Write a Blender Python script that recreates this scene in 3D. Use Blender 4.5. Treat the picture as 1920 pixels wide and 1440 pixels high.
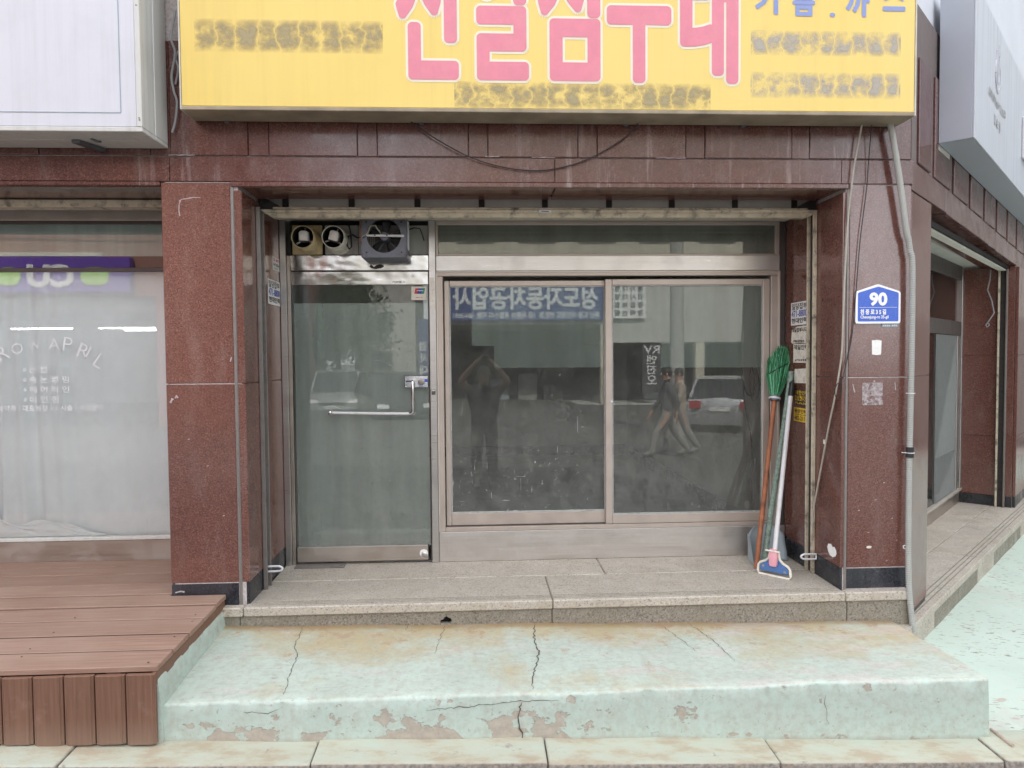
import bpy, bmesh, math, random
from mathutils import Vector, Matrix
R = math.radians
rnd = random.Random(7)
scene = bpy.context.scene
col = scene.collection
for o in list(bpy.data.objects): bpy.data.objects.remove(o)

# ---------------------------------------------------------------- camera
yaw, pitch, roll = 0.0496547, -0.03737776, 0.00831719
cam_d = bpy.data.cameras.new('camera'); cam = bpy.data.objects.new('camera', cam_d); col.objects.link(cam)
fw = Vector((math.sin(yaw)*math.cos(pitch), math.cos(yaw)*math.cos(pitch), math.sin(pitch)))
rt = Vector((math.cos(yaw), -math.sin(yaw), 0)); up = rt.cross(fw)
r2 = rt*math.cos(roll) - up*math.sin(roll); u2 = rt*math.sin(roll) + up*math.cos(roll)
m = Matrix.Identity(4)
for i in range(3): m[i][0], m[i][1], m[i][2] = r2[i], u2[i], -fw[i]
m[0][3], m[1][3], m[2][3] = 0.0, -4.0, 1.37
cam.matrix_world = m
cam_d.sensor_width = 36; cam_d.lens = 36*1331/1920; cam_d.clip_start = 0.02; cam_d.clip_end = 800
scene.camera = cam

# ---------------------------------------------------------------- sky, sun, exposure
sun_az, sun_el = R(8), R(50)          # behind the building, to the right: the shopfront is in open shade
world = bpy.data.worlds.new('World'); scene.world = world; world.use_nodes = True
nt = world.node_tree; nt.nodes.clear()
sky = nt.nodes.new('ShaderNodeTexSky'); sky.sky_type = 'NISHITA'; sky.sun_disc = False
sky.sun_elevation = sun_el; sky.sun_rotation = sun_az; sky.dust_density = 2.0; sky.air_density = 1.0; sky.altitude = 50
hs = nt.nodes.new('ShaderNodeHueSaturation'); hs.inputs['Saturation'].default_value = 0.38
bg = nt.nodes.new('ShaderNodeBackground'); bg.inputs['Strength'].default_value = 0.14
ow = nt.nodes.new('ShaderNodeOutputWorld')
hz = nt.nodes.new('ShaderNodeMix'); hz.data_type = 'RGBA'; hz.inputs[0].default_value = 0.6; hz.inputs[7].default_value = (6.2, 6.4, 6.7, 1)   # bright even haze over the whole sky
nt.links.new(sky.outputs[0], hs.inputs['Color']); nt.links.new(hs.outputs[0], hz.inputs[6]); nt.links.new(hz.outputs[2], bg.inputs[0]); nt.links.new(bg.outputs[0], ow.inputs[0])
sd = bpy.data.lights.new('sun', 'SUN'); sd.energy = 3.0; sd.angle = R(0.6); sd.color = (1.0, 0.95, 0.88)
sun = bpy.data.objects.new('sun', sd); col.objects.link(sun)
sv = Vector((math.sin(sun_az)*math.cos(sun_el), math.cos(sun_az)*math.cos(sun_el), math.sin(sun_el)))
sun.rotation_euler = sv.to_track_quat('Z', 'Y').to_euler(); sun.location = sv*60
vs = scene.view_settings
vs.view_transform = 'Standard'; vs.look = 'None'; vs.exposure = 2.02; vs.gamma = 1.0; vs.use_curve_mapping = False
scene.render.film_transparent = False
scene.cycles.use_denoising = True
scene.cycles.max_bounces = 10; scene.cycles.transparent_max_bounces = 16
scene.cycles.diffuse_bounces = 5; scene.cycles.glossy_bounces = 4
scene.cycles.sample_clamp_indirect = 6.0

# ---------------------------------------------------------------- mesh helpers
ORG = {}
def lin(r, g, b):
    f = lambda c: (c/255/12.92 if c <= 10 else ((c/255+0.055)/1.055)**2.4)
    return (f(r), f(g), f(b))

class MB:
    def __init__(s, xf=None): s.v = []; s.f = []; s.xf = xf
    def add(s, vs, fs):
        n = len(s.v)
        s.v += [s.xf(*p) if s.xf else tuple(p) for p in vs]
        s.f += [tuple(i+n for i in f) for f in fs]; return s
    def box(s, x0, x1, y0, y1, z0, z1):
        return s.add([(x0,y0,z0),(x1,y0,z0),(x1,y1,z0),(x0,y1,z0),(x0,y0,z1),(x1,y0,z1),(x1,y1,z1),(x0,y1,z1)],
                     [(0,3,2,1),(4,5,6,7),(0,1,5,4),(1,2,6,5),(2,3,7,6),(3,0,4,7)])
    def hexa(s, p):     # eight corners, order as box
        return s.add(p, [(0,3,2,1),(4,5,6,7),(0,1,5,4),(1,2,6,5),(2,3,7,6),(3,0,4,7)])
    def prism(s, pts, ax, a0, a1):   # ax y: pts (x,z); ax x: pts (y,z); ax z: pts (x,y)
        mk = {'y': lambda p, a: (p[0], a, p[1]), 'x': lambda p, a: (a, p[0], p[1]), 'z': lambda p, a: (p[0], p[1], a)}[ax]
        n = len(pts)
        return s.add([mk(p, a0) for p in pts]+[mk(p, a1) for p in pts],
                     [tuple(range(n))[::-1], tuple(range(n, 2*n))]+[(i, (i+1) % n, n+(i+1) % n, n+i) for i in range(n)])
    def tube(s, path, r, n=8, caps=True, closed=False):
        P = [Vector(p) for p in path]; k = len(P); rr = r if isinstance(r, (list, tuple)) else [r]*k
        vs = []; ref = None
        for i, p in enumerate(P):
            if closed: t = P[(i+1) % k]-P[i-1]
            else: t = P[min(i+1, k-1)]-P[max(i-1, 0)]
            t.normalize()
            if ref is None: ref = Vector((0,0,1)) if abs(t.z) < .9 else Vector((1,0,0))
            a = t.cross(ref)
            if a.length < 1e-5: a = t.cross(Vector((0,1,0)))
            a.normalize(); b = a.cross(t); b.normalize(); ref = b
            for j in range(n):
                q = 2*math.pi*j/n; vs.append(tuple(p+(a*math.cos(q)+b*math.sin(q))*rr[i]))
        fs = []
        for i in range(k if closed else k-1):
            i2 = (i+1) % k
            for j in range(n): fs.append((i*n+j, i*n+(j+1) % n, i2*n+(j+1) % n, i2*n+j))
        if caps and not closed: fs += [tuple(range(n))[::-1], tuple(range((k-1)*n, k*n))]
        return s.add(vs, fs)
    def cyl(s, p0, p1, r, n=16): return s.tube([p0, p1], r, n)
    def lathe(s, prof, c, ax, n=20):      # prof: (radius, along); ax 'y' or 'z'
        vs = []; fs = []
        for (r, a) in prof:
            for j in range(n):
                q = 2*math.pi*j/n; u, w = r*math.cos(q), r*math.sin(q)
                vs.append((c[0]+u, c[1]+a, c[2]+w) if ax == 'y' else ((c[0]+u, c[1]+w, c[2]+a) if ax == 'z' else (c[0]+a, c[1]+u, c[2]+w)))
        for i in range(len(prof)-1):
            for j in range(n): fs.append((i*n+j, i*n+(j+1) % n, (i+1)*n+(j+1) % n, (i+1)*n+j))
        return s.add(vs, fs)
    def ball(s, c, r, n=10, sx=1, sy=1, sz=1):
        vs = []; fs = []
        for i in range(n+1):
            a = math.pi*i/n
            for j in range(2*n):
                q = math.pi*j/n
                vs.append((c[0]+r*sx*math.sin(a)*math.cos(q), c[1]+r*sy*math.sin(a)*math.sin(q), c[2]+r*sz*math.cos(a)))
        for i in range(n):
            for j in range(2*n): fs.append((i*2*n+j, i*2*n+(j+1) % (2*n), (i+1)*2*n+(j+1) % (2*n), (i+1)*2*n+j))
        return s.add(vs, fs)
    def grid(s, P):      # P[i][j] points
        n, k = len(P), len(P[0])
        return s.add([p for row in P for p in row], [(i*k+j, i*k+j+1, (i+1)*k+j+1, (i+1)*k+j) for i in range(n-1) for j in range(k-1)])
    def build(s, name, mat, parent=None, bevel=0.0, smooth=False, seg=1, fix=True, flat_angle=None):
        org = ORG.get(parent.name, Vector((0,0,0))) if parent else Vector((0,0,0))
        me = bpy.data.meshes.new(name)
        me.from_pydata([tuple(Vector(p)-org) for p in s.v], [], s.f)
        bm = bmesh.new(); bm.from_mesh(me)
        if fix: bmesh.ops.remove_doubles(bm, verts=bm.verts, dist=1e-6); bmesh.ops.recalc_face_normals(bm, faces=bm.faces)
        if bevel > 0:
            bmesh.ops.bevel(bm, geom=[e for e in bm.edges if e.is_manifold and e.calc_face_angle(0) > 0.35], offset=bevel, segments=seg, affect='EDGES', clamp_overlap=True, profile=0.6)
        bm.to_mesh(me); bm.free()
        if smooth:
            for p in me.polygons: p.use_smooth = True
            try: me.set_sharp_from_angle(angle=R(flat_angle or 40))
            except Exception: pass
        if mat: me.materials.append(mat)
        o = bpy.data.objects.new(name, me); col.objects.link(o)
        if parent: o.parent = parent; ORG[o.name] = org
        else: ORG[o.name] = Vector((0,0,0))
        return o

def tag(o, label=None, cat=None, group=None, kind=None):
    if label: o['label'] = label
    if cat: o['category'] = cat
    if group: o['group'] = group
    if kind: o['kind'] = kind
    return o
def thing(name, label, cat, loc=(0,0,0), group=None):
    o = bpy.data.objects.new(name, None); col.objects.link(o); o.location = loc; o.empty_display_size = 0.1
    ORG[o.name] = Vector(loc); return tag(o, label, cat, group)
def part(name, label=None, parent=None): ...

def box(name, mat, parent, x0, x1, y0, y1, z0, z1, bevel=0.002, xf=None):
    return MB(xf).box(x0, x1, y0, y1, z0, z1).build(name, mat, parent, bevel)

def text_into(mb, body, O, ex, ey, W, H, thick=0.0012, bold=0.0, mirror=False, keep=False, shear=0.0, dil=0.0):
    """lettering scaled to a W x H rectangle whose lower left corner is O"""
    c = bpy.data.curves.new('lettering', 'FONT'); c.body = body; c.offset = bold; c.resolution_u = 3; c.shear = shear
    t = bpy.data.objects.new('lettering', c); col.objects.link(t)
    dg = bpy.context.evaluated_depsgraph_get(); dg.update()
    me = bpy.data.meshes.new_from_object(t.evaluated_get(dg))
    bpy.data.objects.remove(t); bpy.data.curves.remove(c)
    if not me.vertices: return
    xs = [v.co.x for v in me.vertices]; ys = [v.co.y for v in me.vertices]
    x0, x1, y0, y1 = min(xs), max(xs), min(ys), max(ys)
    sx = W/(x1-x0); sy = H/(y1-y0)
    if keep: sx = sy = min(sx, sy)
    O, ex, ey = Vector(O), Vector(ex), Vector(ey); nn = ex.cross(ey)
    bm = bmesh.new(); bm.from_mesh(me)
    bmesh.ops.remove_doubles(bm, verts=bm.verts, dist=1e-5)
    for v in bm.verts:
        v.co = O+ex*((v.co.x-x0)*sx)+ey*((v.co.y-y0)*sy)+nn*thick
    bm.verts.index_update()
    fs = [tuple(v.index for v in f.verts) for f in bm.faces]
    for k in range(17 if dil else 1):      # thickened strokes: shifted copies a few hundredths of a millimetre apart
        a = k*math.pi/8; rr = dil*(1 if k else 0)
        sh = ex*(rr*math.cos(a))+ey*(rr*math.sin(a))+nn*(4e-5*k)
        mb.add([tuple(v.co+sh) for v in bm.verts], fs)
    bm.free(); bpy.data.meshes.remove(me)

def text(name, mat, parent, body, O, ex, ey, W, H, thick=0.0012, bold=0.0, keep=False, shear=0.0, dil=0.0):
    mb = MB(); text_into(mb, body, O, ex, ey, W, H, thick, bold, keep=keep, shear=shear, dil=dil)
    return mb.build(name, mat, parent, fix=False)
def scribble_into(mb, O, ex, ey, W, H, n, seed, thick=0.0012, fill=0.17):
    """an illegible row of small strokes, as worn print reads"""
    rr = random.Random(seed); O, ex, ey = Vector(O), Vector(ex), Vector(ey); nn = ex.cross(ey)*thick
    cw = W/n
    for i in range(n):
        if rr.random() < .06: continue
        for k in range(rr.choice((5, 6, 6, 7))):
            w, h = (rr.uniform(.4, .8)*cw, fill*H) if rr.random() < .6 else (fill*cw, rr.uniform(.35, .8)*H)
            x = i*cw+rr.uniform(.05, .95)*max(0.001, cw*.92-w); y = rr.uniform(0, 1)*max(0, H-h)
            nk = nn*(1+.12*k)
            mb.add([tuple(O+ex*a+ey*b+nk) for a, b in ((x, y), (x+w, y), (x+w, y+h), (x, y+h))], [(0,1,2,3)])
EX, EZ = (1,0,0), (0,0,1)
# ---------------------------------------------------------------- materials
class NT:
    def __init__(s, name):
        s.m = bpy.data.materials.new(name); s.m.use_nodes = True; s.t = s.m.node_tree; s.t.nodes.clear()
        s.out = s.n('ShaderNodeOutputMaterial')
    def n(s, t, **kw):
        x = s.t.nodes.new(t)
        for k, v in kw.items(): setattr(x, k, v)
        return x
    def put(s, sock, v):
        if hasattr(v, 'is_linked') or hasattr(v, 'links'): s.t.links.new(v, sock)
        elif isinstance(v, (tuple, list)) and len(v) == 3 and sock.type == 'RGBA': sock.default_value = (*v, 1)
        else: sock.default_value = v
    def pos(s): return s.n('ShaderNodeNewGeometry').outputs['Position']
    def obj(s): return s.n('ShaderNodeTexCoord').outputs['Object']
    def nrm(s): return s.n('ShaderNodeNewGeometry').outputs['True Normal']
    def sep(s, v):
        x = s.n('ShaderNodeSeparateXYZ'); s.put(x.inputs[0], v); return x.outputs
    def map(s, v, scale=(1,1,1), rot=(0,0,0), loc=(0,0,0)):
        x = s.n('ShaderNodeMapping'); s.put(x.inputs[0], v)
        x.inputs['Scale'].default_value = scale; x.inputs['Rotation'].default_value = rot; x.inputs['Location'].default_value = loc
        return x.outputs[0]
    def noise(s, v, scale, detail=3, rough=.5, dist=0.0):
        x = s.n('ShaderNodeTexNoise'); s.put(x.inputs['Vector'], v)
        x.inputs['Scale'].default_value = scale; x.inputs['Detail'].default_value = detail
        x.inputs['Roughness'].default_value = rough; x.inputs['Distortion'].default_value = dist
        return x.outputs['Fac']
    def vor(s, v, scale, feat='F1', out='Distance', rnd=1.0):
        x = s.n('ShaderNodeTexVoronoi', feature=feat); s.put(x.inputs['Vector'], v); x.inputs['Scale'].default_value = scale
        x.inputs['Randomness'].default_value = rnd
        return x.outputs[out]
    def ramp(s, f, stops, interp='LINEAR'):
        x = s.n('ShaderNodeValToRGB'); s.put(x.inputs[0], f); e = x.color_ramp; e.interpolation = interp
        while len(e.elements) < len(stops): e.elements.new(.5)
        for el, (p, c) in zip(e.elements, stops):
            el.position = p; el.color = (*c, 1) if isinstance(c, (tuple, list)) else (c, c, c, 1)
        return x.outputs[0]
    def mix(s, f, a, b, mode='MIX'):
        x = s.n('ShaderNodeMix', data_type='RGBA', blend_type=mode)
        s.put(x.inputs[0], f); s.put(x.inputs[6], a); s.put(x.inputs[7], b); return x.outputs[2]
    def math(s, op, a, b=0.0, c=None, clamp=False):
        x = s.n('ShaderNodeMath', operation=op, use_clamp=clamp); s.put(x.inputs[0], a); s.put(x.inputs[1], b)
        if c is not None: s.put(x.inputs[2], c)
        return x.outputs[0]
    def rng(s, v, a, b, c=0.0, d=1.0):
        x = s.n('ShaderNodeMapRange'); s.put(x.inputs[0], v)
        for i, q in enumerate((a, b, c, d)): x.inputs[i+1].default_value = q
        return x.outputs[0]
    def bump(s, h, strength=.3, dist=.002):
        x = s.n('ShaderNodeBump'); s.put(x.inputs['Height'], h); x.inputs['Strength'].default_value = strength; x.inputs['Distance'].default_value = dist
        return x.outputs[0]
    def pbr(s, color, rough=.5, metal=0.0, bump=None, ior=None, spec=None, coat=None, emit=None):
        b = s.n('ShaderNodeBsdfPrincipled')
        s.put(b.inputs['Base Color'], color); s.put(b.inputs['Roughness'], rough); s.put(b.inputs['Metallic'], metal)
        if ior: b.inputs['IOR'].default_value = ior
        if spec is not None: s.put(b.inputs['Specular IOR Level'], spec)
        if coat: b.inputs['Coat Weight'].default_value = coat; b.inputs['Coat Roughness'].default_value = .05
        if emit: b.inputs['Emission Color'].default_value = (*emit[0], 1); b.inputs['Emission Strength'].default_value = emit[1]
        if bump is not None: s.t.links.new(bump, b.inputs['Normal'])
        s.t.links.new(b.outputs[0], s.out.inputs[0]); s.last = b; return s.m

M = {}
def plain(name, c, rough=.5, metal=0.0, var=.12, scale=14, bumpy=0.0, dirt=None, ior=None):
    k = NT(name); p = k.obj(); n = k.noise(p, scale, 4, .6)
    lo = tuple(x*(1-var) for x in c); hi = tuple(min(1, x*(1+var)) for x in c)
    cc = k.ramp(n, [(.3, lo), (.7, hi)])
    if dirt: cc = k.mix(k.rng(k.noise(p, dirt[1], 5, .65), .5, .75, 0, dirt[2]), cc, dirt[0])
    rr = k.rng(n, .3, .7, max(.02, rough-.08), rough+.08)
    b = k.bump(k.noise(p, scale*12, 3), bumpy, .002) if bumpy else None
    M[name] = k.pbr(cc, rr, metal, b, ior=ior); return M[name]

def granite(name, dark, mid, light, scale=120, rough=.16, ior=1.6, dust=(.35,.3,.28), dustamt=.25, streak=False):
    k = NT(name); p = k.pos()
    n = k.noise(p, scale, 3, .7); v = k.vor(p, scale*1.4, out='Color')
    vv = k.sep(v)[0]
    sp = k.math('ADD', k.math('MULTIPLY', n, .72), k.math('MULTIPLY', vv, .28))
    c = k.ramp(sp, [(.30, dark), (.44, mid), (.54, mid), (.70, light)])
    big = k.noise(p, 2.2, 4, .6); c = k.mix(k.rng(big, .3, .75, 0, .35), c, tuple(x*.72 for x in mid))
    dn = k.noise(k.map(p, (5, 5, 1.6)), 1.6, 6, .65)
    c = k.mix(k.rng(dn, .52, .8, 0, dustamt), c, dust)
    pit = k.rng(k.noise(k.map(p, (1,1,1), loc=(3.1,1.7,.4)), 33, 2, .5), .77, .79, 0, .45)
    c = k.mix(pit, c, tuple(min(.55, x*2.6+.05) for x in mid))
    rv = k.n('ShaderNodeObjectInfo').outputs['Random']      # slabs cut from different blocks
    c = k.mix(k.rng(rv, 0, 1, 0, .30), c, tuple(x*.62 for x in mid)); c = k.mix(k.rng(k.noise(k.map(p, (3, 3, 9)), 1.1, 5, .7), .5, .75, 0, .22), c, tuple(x*1.35+.012 for x in mid))
    if streak:
        st = k.math('MULTIPLY', k.rng(k.noise(k.map(p, (14, 14, .9)), 1.6, 5, .7), .56, .72), k.rng(k.noise(p, 1.1, 2), .45, .62))
        c = k.mix(k.math('MULTIPLY', st, .5), c, (.55,.48,.48))
    r = k.math('ADD', k.rng(k.noise(p, 6, 5, .7), .35, .75, rough*.6, rough*1.7), k.math('MULTIPLY', pit, .2))
    M[name] = k.pbr(c, r, 0, k.bump(k.math('ADD', k.noise(p, 5, 2), k.math('MULTIPLY', n, .05)), .05, .004), ior=ior); return M[name]

granite('red_granite', (.044,.018,.014), (.150,.062,.048), (.30,.145,.118), scale=125, dustamt=.25, ior=1.75)
granite('red_granite_lintel', (.038,.015,.013), (.118,.047,.039), (.26,.122,.102), scale=125, ior=1.6, dustamt=.36, streak=True, rough=.2)
granite('black_granite', (.006,.007,.010), (.018,.020,.027), (.055,.06,.075), rough=.3, dust=(.20,.20,.21), dustamt=.3)
granite('gray_granite', (.14,.12,.10), (.50,.45,.38), (.66,.60,.52), scale=95, rough=.55, ior=1.45, dust=(.33,.25,.16), dustamt=.7)
granite('riser_granite', (.08,.072,.06), (.27,.245,.20), (.42,.385,.32), scale=95, rough=.6, ior=1.45, dust=(.22,.19,.13), dustamt=.6)
plain('mortar', (.48,.43,.42), .9, var=.25, scale=60, bumpy=.4)
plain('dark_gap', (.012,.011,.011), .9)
plain('concrete_core', (.16,.13,.125), .9)
plain('room_wall', (.66,.65,.60), .8, var=.08, dirt=((.25,.23,.2), 2, .5))
plain('room_floor', (.46,.46,.44), .5, var=.15, scale=5, dirt=((.1,.1,.1), 3, .6))
plain('beige_board', (.66,.63,.57), .6, var=.1, scale=8)
plain('recess_ceiling', (.48,.48,.44), .7, var=.12, scale=6)
plain('dark_steel', (.045,.04,.04), .55, .4, var=.3, scale=30)
plain('black_plastic', (.015,.015,.016), .4)
plain('black_rubber', (.02,.02,.022), .6)
plain('white_plastic', (.72,.72,.74), .35, var=.04)
plain('cable_beige', (.42,.39,.33), .5)
plain('cable_dark', (.02,.02,.025), .5)
plain('cable_grey', (.3,.3,.31), .5)
plain('sign_yellow', (.80,.62,.19), .38, var=.03, scale=2.5, dirt=((.80,.66,.30), 1.5, .6))
plain('sign_red', (.70,.22,.29), .4, var=.06, dirt=((.72,.3,.33), 4, .5))
plain('sign_cream', (.78,.73,.58), .4, var=.03)
plain('sign_grey_print', (.55,.47,.24), .45, var=.25, scale=9)
plain('sign_bluegrey_print', (.60,.55,.40), .45, var=.25, scale=9)
plain('sign_blue', (.23,.29,.56), .4, var=.06)
plain('sign_under', (.30,.25,.18), .6, var=.3, scale=6)
plain('sign_side', (.55,.53,.48), .5)
plain('white_sheet', (.62,.63,.68), .35, var=.03, scale=3, dirt=((.6,.6,.62), 1.2, .35))
plain('white_frame', (.64,.64,.61), .45, var=.05, dirt=((.42,.4,.36), 4, .4))
plain('sign_gray_panel', (.56,.59,.65), .4, .2, var=.05, scale=2)
plain('sign_gray_side', (.40,.43,.49), .5, .1, var=.06, scale=2)
plain('letter_metal', (.62,.64,.68), .3, .6)
plain('paper_white', (.84,.83,.81), .7, var=.04, scale=40, dirt=((.55,.51,.45), 30, .35))
plain('paper_torn', (.76,.72,.64), .8, var=.1, scale=60, dirt=((.30,.22,.17), 22, .7))
plain('ink_black', (.025,.025,.03), .6)
plain('ink_blue', (.05,.09,.42), .6)
plain('ink_red', (.5,.05,.05), .6)
plain('paper_yellow', (.80,.52,.04), .6, var=.06, dirt=((.3,.2,.05), 30, .5))
plain('residue', (.42,.36,.37), .9, var=.3, scale=50, bumpy=.3)
plain('plate_blue', (.035,.115,.55), .28, var=.05)
plain('plate_white', (.84,.84,.86), .3, var=.02)
plain('strip_bluegrey', (.28,.36,.42), .5)
plain('green_bristle', (.012,.20,.065), .45, var=.45, scale=60)
plain('broom_handle', (.33,.115,.05), .55, var=.3, scale=22, dirt=((.10,.045,.03), 18, .8))
plain('mottled_pole', (.22,.30,.25), .6, var=.3, scale=45, dirt=((.045,.06,.05), 55, .95))
plain('pole_white', (.66,.65,.66), .35, var=.06, dirt=((.4,.38,.36), 9, .5))
plain('mop_blue', (.035,.12,.33), .4, var=.1, dirt=((.1,.13,.18), 20, .5))
plain('mop_pink', (.72,.33,.38), .4, var=.08)
plain('mop_cream', (.70,.67,.58), .6, var=.1, dirt=((.35,.3,.22), 25, .6))
plain('pan_grey', (.27,.32,.34), .4, var=.08, dirt=((.16,.18,.19), 8, .6))
plain('fan_yellowed', (.62,.50,.28), .5, var=.15, dirt=((.14,.10,.05), 9, .8))
plain('fan_cream', (.74,.72,.62), .45, var=.1, dirt=((.15,.13,.1), 9, .7))
plain('fan_plate_grey', (.40,.39,.37), .6, var=.15, dirt=((.07,.065,.06), 9, .7))
plain('fan_motor', (.66,.64,.60), .5, .3, var=.2, scale=30)
plain('fan_steel', (.17,.185,.22), .5, .5, var=.2, dirt=((.09,.05,.035), 12, .6))
plain('fan_blade', (.045,.048,.055), .45, .2, var=.3, scale=12, dirt=((.13,.12,.11), 10, .6))
plain('rail_paint', (.56,.50,.38), .55, .1, var=.15, scale=20, dirt=((.05,.04,.035), 17, 1.0))
plain('rail_steel', (.27,.25,.235), .45, .6, var=.2, dirt=((.11,.09,.08), 14, .7))
plain('chrome', (.72,.72,.74), .12, 1.0, var=.04)
plain('alu_bronze', (.50,.435,.385), .42, .45, var=.06, scale=9, dirt=((.45,.42,.38), 3, .35))
plain('alu_light', (.60,.55,.49), .42, .5, var=.06)
plain('alu_dark', (.12,.105,.10), .5, .5)
plain('gasket', (.40,.42,.40), .6, var=.1, dirt=((.1,.1,.1), 40, .7))
plain('conduit_grey', (.38,.39,.365), .45, var=.07, dirt=((.3,.29,.26), 7, .5))
plain('curtain', (.86,.93,.95), .85, var=.02)
plain('vinyl_white', (.86,.87,.90), .5, var=.01)
plain('steel_bracket', (.16,.17,.19), .4, .8)
plain('wing_panel_grey', (.66,.68,.67), .6, var=.06)
plain('shop_dark', (.05,.05,.055), .7)
plain('brick_wall', (.25,.10,.07), .85, var=.2)
plain('render_wall', (.40,.39,.36), .85, var=.1, scale=3)
plain('render_cream', (.48,.44,.36), .85, var=.1, scale=3)
plain('roof_grey', (.2,.2,.21), .8)
plain('banner_blue', (.045,.075,.23), .5, var=.1)
plain('banner_text', (.62,.66,.68), .5)
plain('cu_purple', (.12,.05,.34), .4)
plain('cu_green', (.32,.60,.06), .4)
plain('cone_orange', (.75,.12,.03), .5)
plain('car_dark', (.028,.032,.04), .25, .4, ior=1.5)
plain('car_silver', (.52,.53,.54), .3, .6)
plain('car_white', (.68,.68,.68), .3)
plain('car_glass', (.02,.024,.028), .06)
plain('tyre', (.018,.018,.018), .8)
plain('rim', (.45,.45,.46), .3, .8)
plain('lamp_red', (.4,.02,.02), .2)
plain('lamp_clear', (.7,.7,.72), .1)
plain('skin', (.48,.29,.21), .5)
plain('cloth_dark', (.075,.08,.09), .85)
plain('cloth_grey', (.24,.235,.22), .85)
plain('cloth_beige', (.36,.31,.25), .85)
plain('hair', (.012,.010,.009), .5)
plain('leaf', (.05,.09,.03), .6, var=.4)
plain('bark', (.12,.085,.06), .9)
M['tube_lamp'] = NT('tube_lamp').pbr((.9,.9,.9), .4, emit=((1,.98,.95), 9.0))
plain('pole_concrete', (.34,.33,.31), .85, var=.1)

def stainless(name, rough, wav, c=(.60,.585,.57), dirt=.35):
    k = NT(name); p = k.pos()
    br = k.noise(k.map(p, (1.5, 1, 90)), 2, 4, .6)
    d = k.rng(k.noise(p, 5, 6, .7), .45, .8, 0, dirt)
    cc = k.mix(d, k.ramp(br, [(.3, tuple(x*.9 for x in c)), (.7, c)]), (.40,.37,.34))
    rr = k.math('ADD', k.rng(br, .3, .7, rough*.8, rough*1.2), k.math('MULTIPLY', d, .35))
    h = k.noise(k.map(p, (3, 3, 5)), 1.6, 2, .4)
    M[name] = k.pbr(cc, rr, k.math('SUBTRACT', 1.0, k.math('MULTIPLY', d, .8)), k.bump(h, wav, .03)); return M[name]
stainless('stainless', .33, .06)
stainless('stainless_polished', .13, .22, (.50,.495,.485), .3)
stainless('stainless_sill', .42, .08, (.66,.63,.60), .5)
stainless('stainless_worn', .38, .05, (.50,.45,.40), .7)

def glass(name, tint=(.87,.90,.885), dust=.10, scratch=.5, ior=1.5):
    k = NT(name); p = k.pos()
    fr = k.n('ShaderNodeFresnel'); fr.inputs[0].default_value = ior
    gl = k.n('ShaderNodeBsdfGlossy'); gl.inputs['Roughness'].default_value = .0; gl.inputs['Color'].default_value = (1,1,1,1)
    h = k.noise(k.map(p, (1.2, 1, .8)), 1.0, 1); k.t.links.new(k.bump(h, .004, .05), gl.inputs['Normal'])
    tr = k.n('ShaderNodeBsdfTransparent'); tr.inputs[0].default_value = (*tint, 1)
    m1 = k.n('ShaderNodeMixShader'); k.t.links.new(fr.outputs[0], m1.inputs[0]); k.t.links.new(tr.outputs[0], m1.inputs[1]); k.t.links.new(gl.outputs[0], m1.inputs[2])
    df = k.n('ShaderNodeBsdfDiffuse'); df.inputs[0].default_value = (.55,.56,.53,1)
    film = k.math('MULTIPLY', k.rng(k.noise(k.map(p, (1.2, 1, .8), rot=(0, .5, 0)), 7.5, 8, .78), .36, .66, .35, 1), k.rng(k.sep(p)[2], .3, 1.25, 1.75, .72))    # grime is heavier low on the panes
    sc1 = k.rng(k.noise(k.map(p, (60, 1, 4), rot=(0, .7, 0)), 1.2, 4, .75), .655, .675)
    sc2 = k.rng(k.noise(k.map(p, (5, 1, 55), rot=(0, .25, 0)), 1.2, 4, .75), .665, .685)
    sp = k.rng(k.noise(p, 42, 2, .5), .72, .74)
    mk = k.rng(k.noise(p, 1.6, 3), .45, .62)
    sc = k.math('MULTIPLY', k.math('MAXIMUM', k.math('MAXIMUM', sc1, sc2), sp), k.math('MULTIPLY', mk, scratch))
    fac = k.math('ADD', k.math('MULTIPLY', film, dust), sc, clamp=True)
    m2 = k.n('ShaderNodeMixShader'); k.t.links.new(fac, m2.inputs[0]); k.t.links.new(m1.outputs[0], m2.inputs[1]); k.t.links.new(df.outputs[0], m2.inputs[2])
    k.t.links.new(m2.outputs[0], k.out.inputs[0]); M[name] = k.m
glass('glass_window', dust=.115, scratch=.6, ior=1.62)
glass('glass_door', dust=.11, scratch=.45, ior=1.55)
glass('glass_clean', (1,1,1), dust=.02, scratch=.05)

def film(name, c, opac, trans=.35, streak=.15):
    k = NT(name); p = k.pos()
    n = k.noise(k.map(p, (7, 7, .7)), 1.2, 5, .6)
    cc = k.ramp(n, [(.3, tuple(x*(1-streak) for x in c)), (.7, tuple(x*(1+streak) for x in c))])
    d = k.n('ShaderNodeBsdfDiffuse'); t = k.n('ShaderNodeBsdfTranslucent'); k.put(d.inputs[0], cc); k.put(t.inputs[0], cc)
    a = k.n('ShaderNodeMixShader'); a.inputs[0].default_value = trans; k.t.links.new(d.outputs[0], a.inputs[1]); k.t.links.new(t.outputs[0], a.inputs[2])
    tr = k.n('ShaderNodeBsdfTransparent'); b = k.n('ShaderNodeMixShader'); b.inputs[0].default_value = opac
    k.t.links.new(tr.outputs[0], b.inputs[1]); k.t.links.new(a.outputs[0], b.inputs[2]); k.t.links.new(b.outputs[0], k.out.inputs[0]); M[name] = k.m
film('film_frost', (.72,.75,.735), .93)
film('film_window', (.62,.68,.65), .60)
film('film_transom', (.50,.505,.46), .88)
film('film_teal', (.62,.74,.70), .94)

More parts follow.
